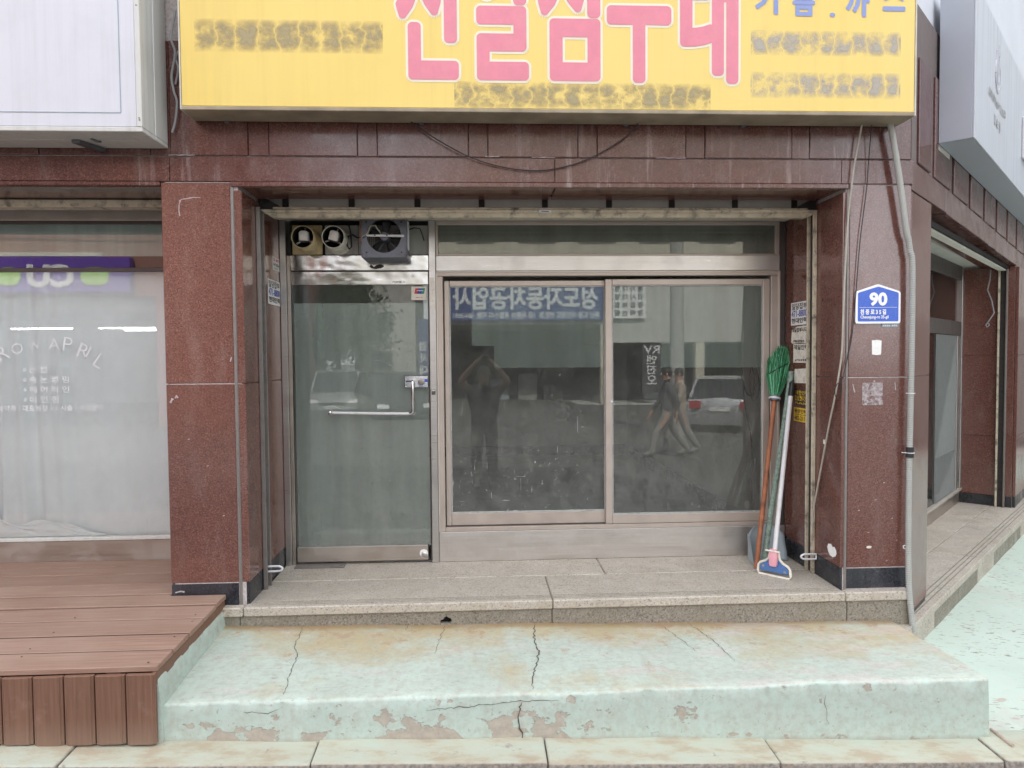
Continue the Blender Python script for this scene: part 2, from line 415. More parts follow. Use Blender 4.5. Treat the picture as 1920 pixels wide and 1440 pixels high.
def painted(name, green, under, x_peel=None, tread=True):
    """pale green floor paint over concrete: water stains, chips and bare patches"""
    k = NT(name); p = k.pos(); x, y, z = k.sep(p); nz = k.sep(k.nrm())[2]
    n1 = k.noise(p, 3.2, 6, .65); n2 = k.noise(k.map(p, (1,1,1), loc=(4,2,7)), 9, 6, .7)
    n3 = k.noise(k.map(p, (1.5, 4, 2.2)), 5.8, 6, .60); n5 = k.noise(k.map(p, (1,1,1), loc=(1,9,3)), 26, 5, .7)
    c = k.ramp(n1, [(.3, tuple(v*.90 for v in green)), (.7, tuple(min(1, v*1.06) for v in green))])
    top = k.rng(nz, .5, .9); front = k.math('SUBTRACT', 1.0, top)
    c = k.mix(k.math('MULTIPLY', front, .55), c, (green[0]*.86, green[1]*.93, green[2]*.97))      # shade of the upright put into the paint, darker and cooler
    # brown water stains, strongest along the foot of the granite riser
    back = k.rng(y, -.58, -.03); n1b = k.noise(k.map(p, (1,1,1), loc=(11,3,2)), 2.1, 7, .68)
    stain = k.math('MULTIPLY', k.rng(k.math('ADD', n1b, k.math('MULTIPLY', back, .20)), .50, .70), k.math('MULTIPLY', top, .80))
    c = k.mix(stain, c, (.47,.355,.175))
    rim = k.math('MULTIPLY', k.rng(k.math('ADD', k.rng(y, -.17, -.04), k.math('MULTIPLY', n2, 1.2)), .95, 1.4), k.math('MULTIPLY', top, .85))
    c = k.mix(rim, c, (.40,.25,.10))
    rust = k.math('MULTIPLY', k.rng(k.math('ADD', n2, k.math('MULTIPLY', back, .12)), .635, .71), k.math('MULTIPLY', top, .7))
    c = k.mix(rust, c, (.38,.20,.075))
    # worn pink-grey undercoat, mostly at the right end
    pk = k.math('MULTIPLY', k.rng(k.math('ADD', k.noise(k.map(p, (1.2, 3.4, 2), rot=(0,0,R(-32)), loc=(7,7,7)), 2.6, 7, .7), k.rng(x, .3, 1.6, 0, .07)), .56, .66), k.math('MULTIPLY', top, .5))
    c = k.mix(pk, c, (.60,.52,.50))
    # grey wash, scuffs and fine dark specks
    c = k.mix(k.rng(n2, .47, .75, 0, .38), c, (.50,.47,.42))
    c = k.mix(k.rng(n5, .44, .70, 0, .52), c, (.36,.33,.27))
    scuff = k.rng(k.noise(k.map(p, (4, 26, 6), rot=(0,0,R(-38))), 2.2, 5, .72), .56, .67, 0, .55)
    c = k.mix(k.math('MULTIPLY', scuff, top), c, (.40,.33,.27))
    sp = k.rng(k.noise(p, 62, 3, .6), .64, .70, 0, .6)
    c = k.mix(sp, c, (.30,.23,.19))
    if x_peel is not None:
        # paint flaked off the upright face, mostly low down and left of the crack
        low = k.rng(z, -.31, -.20, 1, 0); left = k.rng(x, x_peel-.30, x_peel+.30, 1, .05)
        endl = k.rng(x, -1.35, -1.15, 0, 1)
        pf = k.math('MULTIPLY', k.math('MULTIPLY', left, endl), k.math('MULTIPLY', low, .17))
        pe = k.math('MULTIPLY', k.rng(k.math('ADD', k.math('SUBTRACT', n3, .02), pf), .635, .645), front)
        bare = k.ramp(k.noise(p, 30, 5, .7), [(.3, tuple(v*.80 for v in under)), (.7, tuple(min(1, v*1.1) for v in under))])
        c = k.mix(pe, c, bare)
        pt = k.math('MULTIPLY', k.rng(k.noise(k.map(p, (2.5, 5, 3), rot=(0,0,R(-30)), loc=(9.3,2.2,1)), 4.2, 7, .72), .675, .69), top)
        c = k.mix(k.math('MULTIPLY', pt, .8), c, (.55,.43,.37))
        pe = k.math('MAXIMUM', pe, pt)
        drip = k.math('MULTIPLY', k.rng(k.noise(k.map(p, (16, 16, 1.0)), 1.4, 4, .6), .50, .75), front)
        c = k.mix(k.math('MULTIPLY', drip, .35), c, (.40,.41,.35))
        foot = k.math('MULTIPLY', k.rng(k.math('ADD', z, k.math('MULTIPLY', x, .031)), -.372, -.340, 1, 0), front)
        c = k.mix(k.math('MULTIPLY', foot, k.rng(n2, .35, .65, .2, .9)), c, (.30,.26,.20))
    else: pe = k.math('MULTIPLY', sp, .5)
    hgt = k.math('SUBTRACT', k.math('ADD', k.math('MULTIPLY', n1, .6), k.math('ADD', k.math('MULTIPLY', k.noise(p, 45, 3), .25), k.math('MULTIPLY', n2, .35))), k.math('MULTIPLY', pe, .6))
    M[name] = k.pbr(c, k.math('ADD', k.rng(n2, .3, .7, .42, .62), k.math('MULTIPLY', pe, .3)), 0, k.bump(hgt, .75, .007)); return M[name]
painted('paint_step', (.500,.582,.510), (.42,.375,.315), x_peel=.45)
def pavement_mat():
    k = NT('paint_pavement'); p = k.pos()
    n1 = k.noise(p, 2.4, 6, .65); n2 = k.noise(p, 8, 6, .7)
    c = k.ramp(n1, [(.3, (.47,.56,.485)), (.7, (.53,.625,.545))])
    c = k.mix(k.rng(n2, .50, .75, 0, .40), c, (.56,.53,.48))
    q = k.map(p, (9, 40, 10), rot=(0, 0, R(28)))
    ch2 = k.rng(k.noise(q, 1.7, 3, .55), .62, .645)
    msk = k.rng(k.noise(k.map(p, (1,1,1), loc=(3,3,1)), 1.7, 4), .36, .52)
    ch = k.rng(k.noise(k.map(p, (1.5, 4, 4), rot=(0, 0, R(28))), 3.4, 6, .7), .635, .655)
    c = k.mix(k.math('MULTIPLY', ch, .85), c, (.46,.37,.32)); c = k.mix(k.math('MULTIPLY', ch2, k.math('MULTIPLY', msk, .9)), c, (.24,.185,.16))
    c = k.mix(k.rng(k.noise(k.map(p, (1,1,1), loc=(5,5,5)), 1.4, 5, .6), .56, .70, 0, .5), c, (.55,.48,.42))
    y = k.sep(p)[1]; c = k.mix(k.math('MULTIPLY', k.rng(y, -.85, -.55, 1, 0), k.rng(n2, .4, .6, .2, .9)), c, (.46,.39,.34))
    M['paint_pavement'] = k.pbr(c, .55, 0, k.bump(k.math('SUBTRACT', n2, k.math('MAXIMUM', ch, ch2)), .4, .005))
pavement_mat()
def kerb_mat():
    k = NT('kerb_stone'); p = k.pos(); n1 = k.noise(k.map(p, (2, 4, 4)), 2.6, 6, .65); n2 = k.noise(p, 9, 6, .7)
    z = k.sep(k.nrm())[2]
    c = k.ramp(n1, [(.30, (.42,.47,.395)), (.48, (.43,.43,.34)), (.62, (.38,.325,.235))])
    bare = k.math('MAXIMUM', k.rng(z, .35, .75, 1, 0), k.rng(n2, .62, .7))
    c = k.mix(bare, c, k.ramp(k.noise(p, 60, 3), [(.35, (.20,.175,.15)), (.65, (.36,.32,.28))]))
    streak = k.rng(k.noise(k.map(p, (6, 30, 6), rot=(0,0,R(-35))), 2, 5, .7), .58, .7, 0, .5)
    c = k.mix(streak, c, (.42,.30,.18))
    M['kerb_stone'] = k.pbr(c, .7, 0, k.bump(k.math('ADD', n2, k.noise(p, 70, 2)), .3, .004))
kerb_mat()
def asphalt():
    k = NT('asphalt'); p = k.pos(); c = k.ramp(k.noise(p, 90, 3), [(.35, (.05,.05,.052)), (.7, (.11,.107,.10))])
    c = k.mix(k.rng(k.noise(p, .6, 5), .4, .7, 0, .4), c, (.10,.098,.092))
    M['asphalt'] = k.pbr(c, .8, 0, k.bump(k.noise(p, 120, 2), .4, .004))
asphalt()
def deckwood():
    k = NT('deck_wood'); ob = k.obj(); p = k.pos()
    g = k.noise(k.map(p, (2.2, 60, 60)), 1.5, 6, .65)
    c = k.ramp(g, [(.3, (.235,.135,.095)), (.55, (.315,.195,.145)), (.75, (.40,.27,.21))])
    c = k.mix(k.rng(k.noise(p, 1.7, 5, .6), .42, .72, 0, .45), c, (.42,.31,.24))
    c = k.mix(k.math('MULTIPLY', k.n('ShaderNodeObjectInfo').outputs['Random'], .35), c, (.20,.115,.08))
    c = k.mix(k.rng(k.noise(k.map(p, (1,1,1), loc=(2,8,1)), 30, 3, .6), .70, .74, 0, .6), c, (.10,.045,.03))
    M['deck_wood'] = k.pbr(c, .62, 0, k.bump(g, .25, .002))
    k = NT('deck_skirt'); p = k.pos()
    g = k.noise(k.map(p, (60, 60, 2.2)), 1.5, 6, .65)
    c = k.ramp(g, [(.3, (.150,.075,.046)), (.6, (.205,.105,.068)), (.8, (.27,.15,.105))])
    c = k.mix(k.rng(k.sep(p)[2], -.30, -.18, .5, 0), c, (.26,.19,.14))
    c = k.mix(k.rng(k.noise(p, 6, 5, .7), .58, .75, 0, .4), c, (.32,.22,.165))
    M['deck_skirt'] = k.pbr(c, .6, 0, k.bump(g, .25, .002))
deckwood()
def brickmat():
    k = NT('brick_face'); x = k.n('ShaderNodeTexBrick'); k.put(x.inputs['Vector'], k.map(k.pos(), (1,1,1), rot=(R(90),0,0)))
    x.inputs['Color1'].default_value = (.30,.11,.075,1); x.inputs['Color2'].default_value = (.22,.085,.06,1); x.inputs['Mortar'].default_value = (.3,.26,.22,1)
    x.inputs['Scale'].default_value = 4.5; M['brick_face'] = k.pbr(x.outputs[0], .85)
brickmat()

def alpha_print(name, c, scale, lo, hi, amt, rough=.6, obj=True):
    """worn print or paste: patchy coverage over whatever lies under it"""
    k = NT(name); p = k.pos()
    n = k.noise(k.map(p, scale), 1.0, 4, .6)
    d = k.n('ShaderNodeBsdfPrincipled'); d.inputs['Base Color'].default_value = (*c, 1); d.inputs['Roughness'].default_value = rough
    t = k.n('ShaderNodeBsdfTransparent'); mx = k.n('ShaderNodeMixShader'); k.put(mx.inputs[0], k.rng(n, lo, hi, 0, amt))
    k.t.links.new(t.outputs[0], mx.inputs[1]); k.t.links.new(d.outputs[0], mx.inputs[2]); k.t.links.new(mx.outputs[0], k.out.inputs[0]); M[name] = k.m
def faded_row(name, c, n, amt):
    """a row of n characters weathered down to soft smudges"""
    k = NT(name); g = k.sep(k.n('ShaderNodeTexCoord').outputs['Generated']); p = k.pos()
    nz = k.rng(k.noise(k.map(p, (13, 13, 15)), 1.0, 4, .6), .34, .62, .05, 1)
    gx = k.math('ADD', g[0], k.math('MULTIPLY', k.math('SUBTRACT', k.noise(k.map(p, (5, 5, 9)), 1.0, 3, .6), .5), .14)); cell = k.math('POWER', k.math('ABSOLUTE', k.math('SINE', k.math('MULTIPLY', gx, math.pi*n))), .6)
    ed = k.math('MULTIPLY', k.rng(g[2], 0, .28), k.rng(g[2], 1, .72)); al = k.math('MULTIPLY', k.math('MULTIPLY', nz, k.rng(cell, 0, .8)), k.math('MULTIPLY', ed, amt))
    d = k.n('ShaderNodeBsdfPrincipled'); d.inputs['Base Color'].default_value = (*c, 1); d.inputs['Roughness'].default_value = .45
    t = k.n('ShaderNodeBsdfTransparent'); mx = k.n('ShaderNodeMixShader'); k.put(mx.inputs[0], al)
    k.t.links.new(t.outputs[0], mx.inputs[1]); k.t.links.new(d.outputs[0], mx.inputs[2]); k.t.links.new(mx.outputs[0], k.out.inputs[0]); M[name] = k.m
faded_row('print_khaki_short', (.46,.39,.22), 9, .66); faded_row('print_khaki_long', (.46,.39,.22), 14, .66); faded_row('print_bluegrey', (.52,.49,.44), 9, .60)
alpha_print('paste', (.62,.56,.57), (38, 38, 38), .36, .66, .62, .9)

def streaked(name, c, dirt, amt, rough=.38, metal=0.0, wash=None):
    """sheet with rain streaks and dust"""
    k = NT(name); p = k.pos()
    st = k.math('MULTIPLY', k.rng(k.noise(k.map(p, (16, 16, .55)), 1.3, 5, .7), .46, .74), k.rng(k.noise(p, 1.3, 3), .35, .65, .3, 1))
    cl_ = k.rng(k.noise(p, 3.2, 5, .65), .5, .78, 0, .5)
    cc = k.mix(k.math('MULTIPLY', st, amt), c, dirt); cc = k.mix(k.math('MULTIPLY', cl_, amt), cc, dirt)
    if wash: cc = k.mix(k.rng(k.noise(p, .9, 2), .35, .65, 0, .5), cc, wash)
    M[name] = k.pbr(cc, k.math('ADD', rough, k.math('MULTIPLY', st, .25)), metal, k.bump(k.noise(p, 2.2, 2), .06, .02))
streaked('white_sheet', (.62,.63,.68), (.42,.42,.43), .45); streaked('white_frame', (.60,.60,.57), (.32,.30,.27), .6)
streaked('sign_yellow', (.78,.58,.15), (.55,.41,.13), .35, wash=(.79,.62,.21)); streaked('sign_gray_panel', (.54,.57,.63), (.38,.39,.42), .5, .4, .1)
# ================================================================= SETTING
WC = Vector((2.51, 0, 0)); WW = Vector((.70711, .70711, 0)); WN = Vector((-.70711, .70711, 0))
def T(s, o, z): p = WC+WW*s+WN*o; return (p.x, p.y, z)       # corner-cut wing: along the wall, inward, up
cl = lambda v, a, b: max(a, min(b, v))
gz = lambda x: -.363-.031*cl(x, -6, 6)                           # street falls to the right
XS = [-200, -60, -6, -3, 0, 3, 6, 60, 200]; YS = [-200, -60, -20, -8, -3, -1.0, 3, 20, 200]
tag(MB().grid([[(x, y, gz(x)-.155) for x in XS] for y in YS]).build('road', M['asphalt']), 'dark asphalt road in front of the shops', 'road', kind='structure')
def pz(x, y):
    d = -((Vector((x, y, 0))-WC).dot(WN)); return -.362-.14*cl(d, 0, .5)-.025*cl(d-.5, 0, 6)
rows = []
for i in range(36):
    y = -.80+i*.26; rows.append([(2.0+j*.26, y, pz(2.0+j*.26, y)+.004*math.sin(j*1.7+i)-(.03 if i == 0 else 0)) for j in range(34)])
tag(MB().grid(rows).build('pavement', M['paint_pavement'], smooth=True), 'worn green painted pavement', 'pavement', kind='structure')
kerb = tag(bpy.data.objects.new('kerb', None), 'row of kerb stones', 'kerb', kind='structure'); col.objects.link(kerb); ORG['kerb'] = Vector((0,0,0))
kj = [-5.9, -4.85, -3.82, -2.79, -1.76, -.72, .29, 1.31, 2.33, 3.35, 4.4, 5.4, 6.4, 7.4, 8.4]
for i in range(len(kj)-1):
    a, b = kj[i]+.0022, kj[i+1]-.0022; dz = [0,0,0,.003,-.002,.004,0,-.006,.002,0,0,0,0,0][i]; dy = rnd.uniform(-.008, .008); fy = -1.035
    MB().hexa([(a,fy+dy,gz(a)-.30),(b,fy+dy,gz(b)-.30),(b,-.79,gz(b)-.30),(a,-.79,gz(a)-.30),
               (a,fy+dy+.012,gz(a)+dz),(b,fy+dy+.012,gz(b)+dz),(b,-.79,gz(b)+dz+.01),(a,-.79,gz(a)+dz+.01)]).build('kerb_stone', M['kerb_stone'], kerb, .012, seg=3, smooth=True)

# ---- green painted concrete step
step = thing('concrete_step', 'pale green painted concrete step with cracks and flaking front', 'step', (.5, -.45, -.38))
def zback(x): return -.131-.0196*x
def ztread(x, y):
    t = cl((-.04-y)/.76, 0, 1)
    return zback(x)*(1-t)+(-.156-.004*math.sin(x*2.1+1))*t+.0025*math.sin(x*7+y*5)+.002*math.sin(x*3.1-y*11)
def yfront(x): return -.835+.006*math.sin(x*2.3)+.004*math.sin(x*9.1)
secs = []
N = 380
notch = {}
_r = random.Random(21)
for _ in range(46):
    _i = _r.randrange(4, 376); _w = _r.choice((1, 1, 2, 2, 3, 5)); _d = _r.uniform(.002, .007)
    for _k in range(-_w, _w+1): notch[_i+_k] = max(notch.get(_i+_k, 0), _d*(1-abs(_k)/(_w+1)))
for i in range(N+1):
    x = -1.43+(2.395+1.43)*i/N
    jr = lambda k: .0010*math.sin(x*23+k*3)+.0012*math.sin(x*57+k*5)+.0009*math.sin(x*131+k)
    yf = yfront(x)
    pr = [(-.02, ztread(x, -.04)-.02)]
    for k in range(9): y = -.04-k*(.74/8); pr.append((y, ztread(x, y)))
    zt = ztread(x, -.78); nc = notch.get(i, 0); pr += [(yf+.014+nc*1.2, zt-.0005+jr(1)*.6-nc*.2), (yf+.003+jr(2)+nc, zt-.004-nc), (yf+jr(3)+nc*.4, zt-.013-nc*1.3)]
    zb = gz(x)-.02
    for k in range(1, 6): pr.append((yf-.012*k/5+jr(k)*.6, zt-.013+(zb-zt+.013)*k/5))
    sx = 0.0
    secs.append([(x+(0.035*cl((y+.1)/-.7, 0, 1)*-1 if i == N else 0), y, z) for y, z in pr])
mb = MB().grid(secs)
e = secs[-1]; k0 = len(e)
side = [[(p[0]+.010, p[1], p[2]-.012) for p in e], [(p[0]+.018, p[1], (p[2]-.03)) for p in e], [(p[0]+.03, p[1], -.55) for p in e]]
mb.grid([e]+side)
mb.build('slab', M['paint_step'], step, smooth=True, flat_angle=70)
up_ = []
for i in range(25):
    y = -.862+i*(.842/24); w = .003*math.sin(i*1.3)
    zt_ = -.018+.010*(i/24)+.003*math.sin(i*.9); zb_ = ztread(-1.41, min(y, -.04))-.03 if y > -.82 else gz(-1.4)-.01
    up_.append([(-1.445, y, zt_), (-1.425+w, y, zt_), (-1.412+w, y, zt_-.012), (-1.407+w, y, zt_-.05), (-1.402+w, y, zt_-.09), (-1.396, y, zb_)])
up_.insert(0, [(-1.445, y_, z_) for _, y_, z_ in up_[0]])
MB().grid(up_).build('upstand', M['paint_step'], step, smooth=True, flat_angle=60)
def crack(pts, w, surf, seed):
    rr = random.Random(seed); P = []
    for a, b in zip(pts, pts[1:]):
        n = max(3, int(((a[0]-b[0])**2+(a[1]-b[1])**2)**.5/.018))
        for i in range(n): t = i/n; P.append((a[0]+(b[0]-a[0])*t+rr.uniform(-.007, .007), a[1]+(b[1]-a[1])*t+rr.uniform(-.005, .005)))
    P.append(pts[-1]); L, Q = [], []
    n = len(P)
    for i, (a, b) in enumerate(P):
        d = Vector((P[min(i+1, n-1)][0]-P[max(i-1, 0)][0], P[min(i+1, n-1)][1]-P[max(i-1, 0)][1])); d.normalize()
        ww = w*rr.uniform(.35, 1)*(1-.7*abs(2*i/n-1)**3)
        L.append(surf(a-d.y*ww, b+d.x*ww)); Q.append(surf(a+d.y*ww, b-d.x*ww))
    return MB().grid([L, Q]).build('crack', M['crack'], step)
plain('crack', (.10,.075,.06), .95, var=.3, scale=40)
onT = lambda x, y: (x, y, ztread(x, y)+.0022)
onF = lambda x, z: (x, yfront(x)-.012*cl((-.19-z)/.17, 0, 1)-.0035, z)
crack([(.313,-.05),(.294,-.234),(.305,-.395),(.283,-.536),(.25,-.69),(.243,-.79)], .0042, onT, 1)
crack([(-.98,-.05),(-.964,-.286),(-.922,-.421),(-.91,-.632),(-.888,-.79)], .0024, onT, 2)
crack([(1.19,-.05),(1.249,-.337),(1.272,-.573)], .0020, onT, 3)
crack([(-.19,-.06),(-.217,-.269),(-.229,-.405)], .0016, onT, 4)
crack([(-.404,-.05),(-.40,-.13)], .0014, onT, 5)
crack([(1.02,-.05),(1.09,-.33),(1.12,-.45)], .0015, onT, 15)
crack([(.187,-.20),(.184,-.229),(.171,-.283),(.188,-.333),(.185,-.37)], .0045, onF, 6)
crack([(-.24,-.210),(-.096,-.206),(.09,-.197),(.22,-.192),(.36,-.194)], .0020, onF, 7)
crack([(-.888,-.19),(-.95,-.203),(-1.05,-.197)], .0018, onF, 8)
crack([(1.606,-.20),(1.60,-.27),(1.615,-.34)], .0014, onF, 9)

# ================================================================= CORNER BUILDING
bld = thing('shop_building', 'corner shop building clad in polished dark red granite', 'building', (.5, 1.0, 0))
RG, BG, MT = M['red_granite'], M['black_granite'], M['mortar']
def slab(x0, x1, z0, z1, y0=0.0, y1=.025, mat=None, name='granite_slab', g=.0022):
    return box(name, mat or RG, bld, x0+g, x1-g, y0, y1, z0+g, z1-g, .0022)
ZS, ZL = 1.237, 2.343      # slab seam, underside of the lintel band
# cores behind the slabs (seen only in the joints)
box('wall_core', MT, bld, -1.69, -1.30, .0035, .76, -.02, ZL, 0)
box('wall_core', MT, bld, 2.122, 2.50, .0035, .76, -.3, ZL, 0)
# left pillar
slab(-1.712, -1.338, .125, ZS); slab(-1.712, -1.338, ZS+.002, ZL-.002)
slab(-1.712, -1.338, -.01, .124, mat=BG, name='base_slab', y0=.002)
for y0, y1 in ((.025, .78),):
    box('granite_slab', RG, bld, -1.712, -1.688, y0+.001, y1, .125, ZS-.001, .002); box('granite_slab', RG, bld, -1.712, -1.688, y0+.001, y1, ZS+.002, ZL, .002)
box('corner_trim', M['rail_steel'], bld, -1.337, -1.322, -.004, .02, -.004, 2.325, .003)
def jamb(x0, x1):
    for (a, b) in ((0.0, .755),):
        box('granite_slab', RG, bld, x0, x1, a+.001, b, .126, ZS-.0015, .003); box('granite_slab', RG, bld, x0, x1, a+.001, b, ZS+.0015, 2.30, .003)
        box('base_slab', BG, bld, x0+(.002 if x0 < 0 else 0), x1-(.002 if x0 < 0 else 0), a+.006, b, -.002, .124, .002)
jamb(-1.3215, -1.280); jamb(2.108, 2.128)
# right pillar
slab(2.143, 2.511, .125, ZS); slab(2.143, 2.511, ZS+.002, ZL-.002); slab(2.143, 2.508, .0, .124, mat=BG, name='base_slab', y0=.002)
box('corner_trim', M['rail_steel'], bld, 2.1285, 2.1425, -.005, .02, 0, 2.325, .003)
# pillar face on the cut corner
for z0, z1 in ((-.17, ZS-.001), (ZS+.002, 2.305)): box('granite_slab', RG, bld, .002, .478, -.001, .024, z0, z1, .002, T)
box('base_slab', BG, bld, .004, .474, .003, .024, -.42, -.172, .002, T)
box('wall_core', MT, bld, .02, .46, .01, .42, -.42, 2.30, 0, T)
box('granite_slab', RG, bld, .455, .478, .025, .45, -.17, 2.30, .002, T)
# lintel band and frieze
for a, b in ((-6.0, -4.2), (-4.2, -1.661), (-1.661, .448), (.448, 2.095), (2.095, 2.513)):
    box('granite_slab', M['red_granite_lintel'], bld, a+.0015, b-.0015, -.004, .03, 2.346, 2.480, .0025)
box('wall_core', MT, bld, -6, 2.50, .012, .3, 2.345, 3.4, 0)
fr = [(-6, -3.2), (-3.09, -2.35), (-2.24, -1.76), (-1.65, -1.238), (-1.123, -.645), (-.534, -.034), (.076, .578), (.689, 1.19), (1.303, 1.801), (1.907, 2.40)]
for i, (a, b) in enumerate(fr):
    box('granite_slab', M['red_granite_lintel'], bld, a, b, -.0065, .02, 2.487, 3.10, .003)
    nx = fr[i+1][0] if i+1 < len(fr) else 2.505
    box('granite_slab', M['red_granite_lintel'], bld, b+.003, nx-.003, 0.0, .02, 2.487, 3.10, .002)
box('lintel_edge', M['red_granite_lintel'], bld, -1.335, 2.140, -.012, .015, 2.317, 2.3445, .004)
box('lintel_edge', M['red_granite_lintel'], bld, -6, -1.713, -.008, .015, 2.322, 2.3445, .004)
for a, b in ((-6, -1.712), (-1.280, .448), (.452, 2.108)): box('granite_slab', RG, bld, a+.002, b-.002, .016, .29, 2.316, 2.335, .002)
# wing lintel, frieze and soffit
def wz(s): return -.018*max(0, s-.46)
for a, b in ((0, .9), (.9, 2.5), (2.5, 2.85), (2.85, 4.1), (4.1, 7)):
    MB().hexa([T(a+.002,-.004,2.312+wz(a)),T(b-.002,-.004,2.320+wz(b)),T(b-.002,.3,2.320+wz(b)),T(a+.002,.3,2.320+wz(a)),
               T(a+.002,-.004,2.478+wz(a)),T(b-.002,-.004,2.478+wz(b)),T(b-.002,.3,2.478+wz(b)),T(a+.002,.3,2.478+wz(a))]).build('granite_slab', M['red_granite_lintel'], bld, .003)
wf = [(.12, .42), (.52, 1.0), (1.1, 1.6), (1.7, 2.2), (2.3, 2.8), (2.9, 3.4), (3.5, 4.0), (4.1, 4.6), (4.7, 7)]
for i, (a, b) in enumerate(wf): box('granite_slab', M['red_granite_lintel'], bld, a, b, -.010, .02, 2.487+wz(b), 3.10, .004, T)
box('wall_core', M['concrete_core'], bld, 0, 7, .005, .3, 2.40, 3.4, 0, T)
box('wing_edge_trim', M['red_granite_lintel'], bld, .48, 4.12, -.014, -.005, 2.245, 2.27, .002, T) if False else None
# upper storeys, out of frame above the signs
foot = [(-12, .03), (2.50, .03), (2.5+9.9, 9.93), (12.4, 13), (-12, 13)]
box('upper_wall', M['render_wall'], bld, -12, -6, .0, .3, -.5, 3.4, 0)
MB().prism(foot, 'z', 3.4, 7.6).build('upper_wall', plain('pale_render', (.62,.64,.69), .8, var=.06, scale=2), bld)
for x in (-9, -6.3, -3.6, -.9, 1.2):
    w_ = box('upper_window', M['alu_dark'], bld, x-.75, x+.75, -.01, .05, 5.0, 6.5, .01)
    box('pane', M['car_glass'], w_, x-.69, x-.02, -.014, 0, 5.06, 6.44, 0); box('pane', M['car_glass'], w_, x+.02, x+.69, -.014, 0, 5.06, 6.44, 0)
MB().prism([(-12, .8), (2.2, .8), (4.45, 3.05), (7.4, 6.0), (7.4, 13), (-12, 13)], 'z', 3.0, 3.4).build('ceiling_slab', M['recess_ceiling'], bld)
MB().hexa([T(6.9,0,-.6),T(14,0,-.6),T(14,.3,-.6),T(6.9,.3,-.6),T(6.9,0,3.4),T(14,0,3.4),T(14,.3,3.4),T(6.9,.3,3.4)]).build('side_wall', M['render_wall'], bld)
box('side_wall', M['render_wall'], bld, -12, -11.7, .3, 13, -.5, 3.4, 0); box('back_wall', M['render_wall'], bld, -12, 7.4, 12.7, 13, -.5, 3.4, 0)

# threshold floor: granite slabs with a nosing
GG = M['gray_granite']
for (x0, x1, y0, y1) in ((-1.30, .415, -.06, .395), (.419, 2.11, -.06, .395), (-1.28, .80, .399, .76), (.804, 2.11, .399, .76)):
    box('floor_slab', GG, bld, x0, x1, y0, y1, -.052, 0, .006)
box('floor_slab', GG, bld, -1.44, -1.304, -.06, -.001, -.052, 0, .006); box('floor_slab', GG, bld, 2.113, 2.505, -.06, -.001, -.053, 0, .006)
for k in range(3): box('grip_groove', M['riser_granite'], bld, -1.27, 2.10, -.022+.022*k, -.017+.022*k, -.0005, .0012, 0)
for a, b in ((-1.44, -1.325), (-1.321, .41), (.414, 2.125), (2.129, 2.50)):
    if b > .3 and a < 0:
        # riser slab with the broken hole
        hx, hz = -.183, -.104
        ring = [(hx+.027*r*math.cos(q), hz+.021*r*math.sin(q)) for q, r in zip([i*math.pi/6 for i in range(12)], (1.1,1,.8,1.1,.9,.7,1.3,1.5,.9,.8,1,1.2))]
        sq = [(b, hz),(b,-.053),(hx,-.053),(a,-.053),(a,hz),(a,-.30),(hx,-.30),(b,-.30)]
        order = []; v = [(x, -.045, z) for x, z in ring]+[(x, -.045, z) for x, z in sq]+[(x, -.02, z) for x, z in ring]
        f = [(0,12,13,1),(1,13,2),(2,13,14,3),(3,14,4),(4,14,15),(4,15,5),(5,15,16,6),(6,16,17,7),(7,17,8),(8,17,18,9),(9,18,10),(10,18,19),(10,19,11),(11,19,12,0)]
        f += [(i, (i+1) % 12, 20+(i+1) % 12, 20+i) for i in range(12)]
        MB().add(v, f).build('riser_slab', M['riser_granite'], bld, fix=False)
    else: box('riser_slab', M['riser_granite'], bld, a, b, -.045, -.012, -.30, -.053, .003)
box('wall_core', M['dark_gap'], bld, -1.43, 2.49, -.011, .75, -.5, -.055, 0)

# chalky scratches and paint flecks on the left pillar
def scratch(pts, w, y=-.0006):
    P_ = [Vector((x, 0, z)) for x, z in pts]; L_, Q_ = [], []; rq = random.Random(len(pts)*7+int(pts[0][1]*100))
    for i, p in enumerate(P_):
        d = (P_[min(i+1, len(P_)-1)]-P_[max(i-1, 0)]).normalized(); ww = w*rq.uniform(.4, 1.0)
        L_.append((p.x-d.z*ww, y, p.z+d.x*ww)); Q_.append((p.x+d.z*ww, y, p.z-d.x*ww))
    MB().grid([L_, Q_]).build('chalk_mark', M['residue'], bld)
scratch([(-1.613,2.158),(-1.617,2.19),(-1.614,2.225),(-1.606,2.243)], .004); scratch([(-1.615,2.238),(-1.60,2.249),(-1.575,2.252),(-1.54,2.259),(-1.50,2.258)], .0035)
scratch([(-1.662,1.16),(-1.655,1.175),(-1.648,1.162)], .007); scratch([(-1.690,1.135),(-1.682,1.15),(-1.676,1.16)], .008); scratch([(-1.36,1.36),(-1.352,1.385)], .004)
scratch([(-1.69,.075),(-1.66,.082),(-1.64,.078)], .007, .0012)
for x, z in ((2.20,1.60),(2.36,.62),(2.31,.52),(2.41,.41),(2.27,.33),(2.21,.46),(2.44,.28),(-1.50,.78),(-1.42,.5),(-1.6,.93),(2.38,.16)):
    scratch([(x,z),(x+.006,z+.004),(x+.011,z+.003)], .0025)
for x0, x1, z in ((.06,.14,2.486),(1.02,1.19,2.483),(-1.66,-1.52,2.484),(.32,.45,2.483)): scratch([(x0+(x1-x0)*k/8, z+.001*((k*7) % 3)) for k in range(9)], .0026, -.0115)
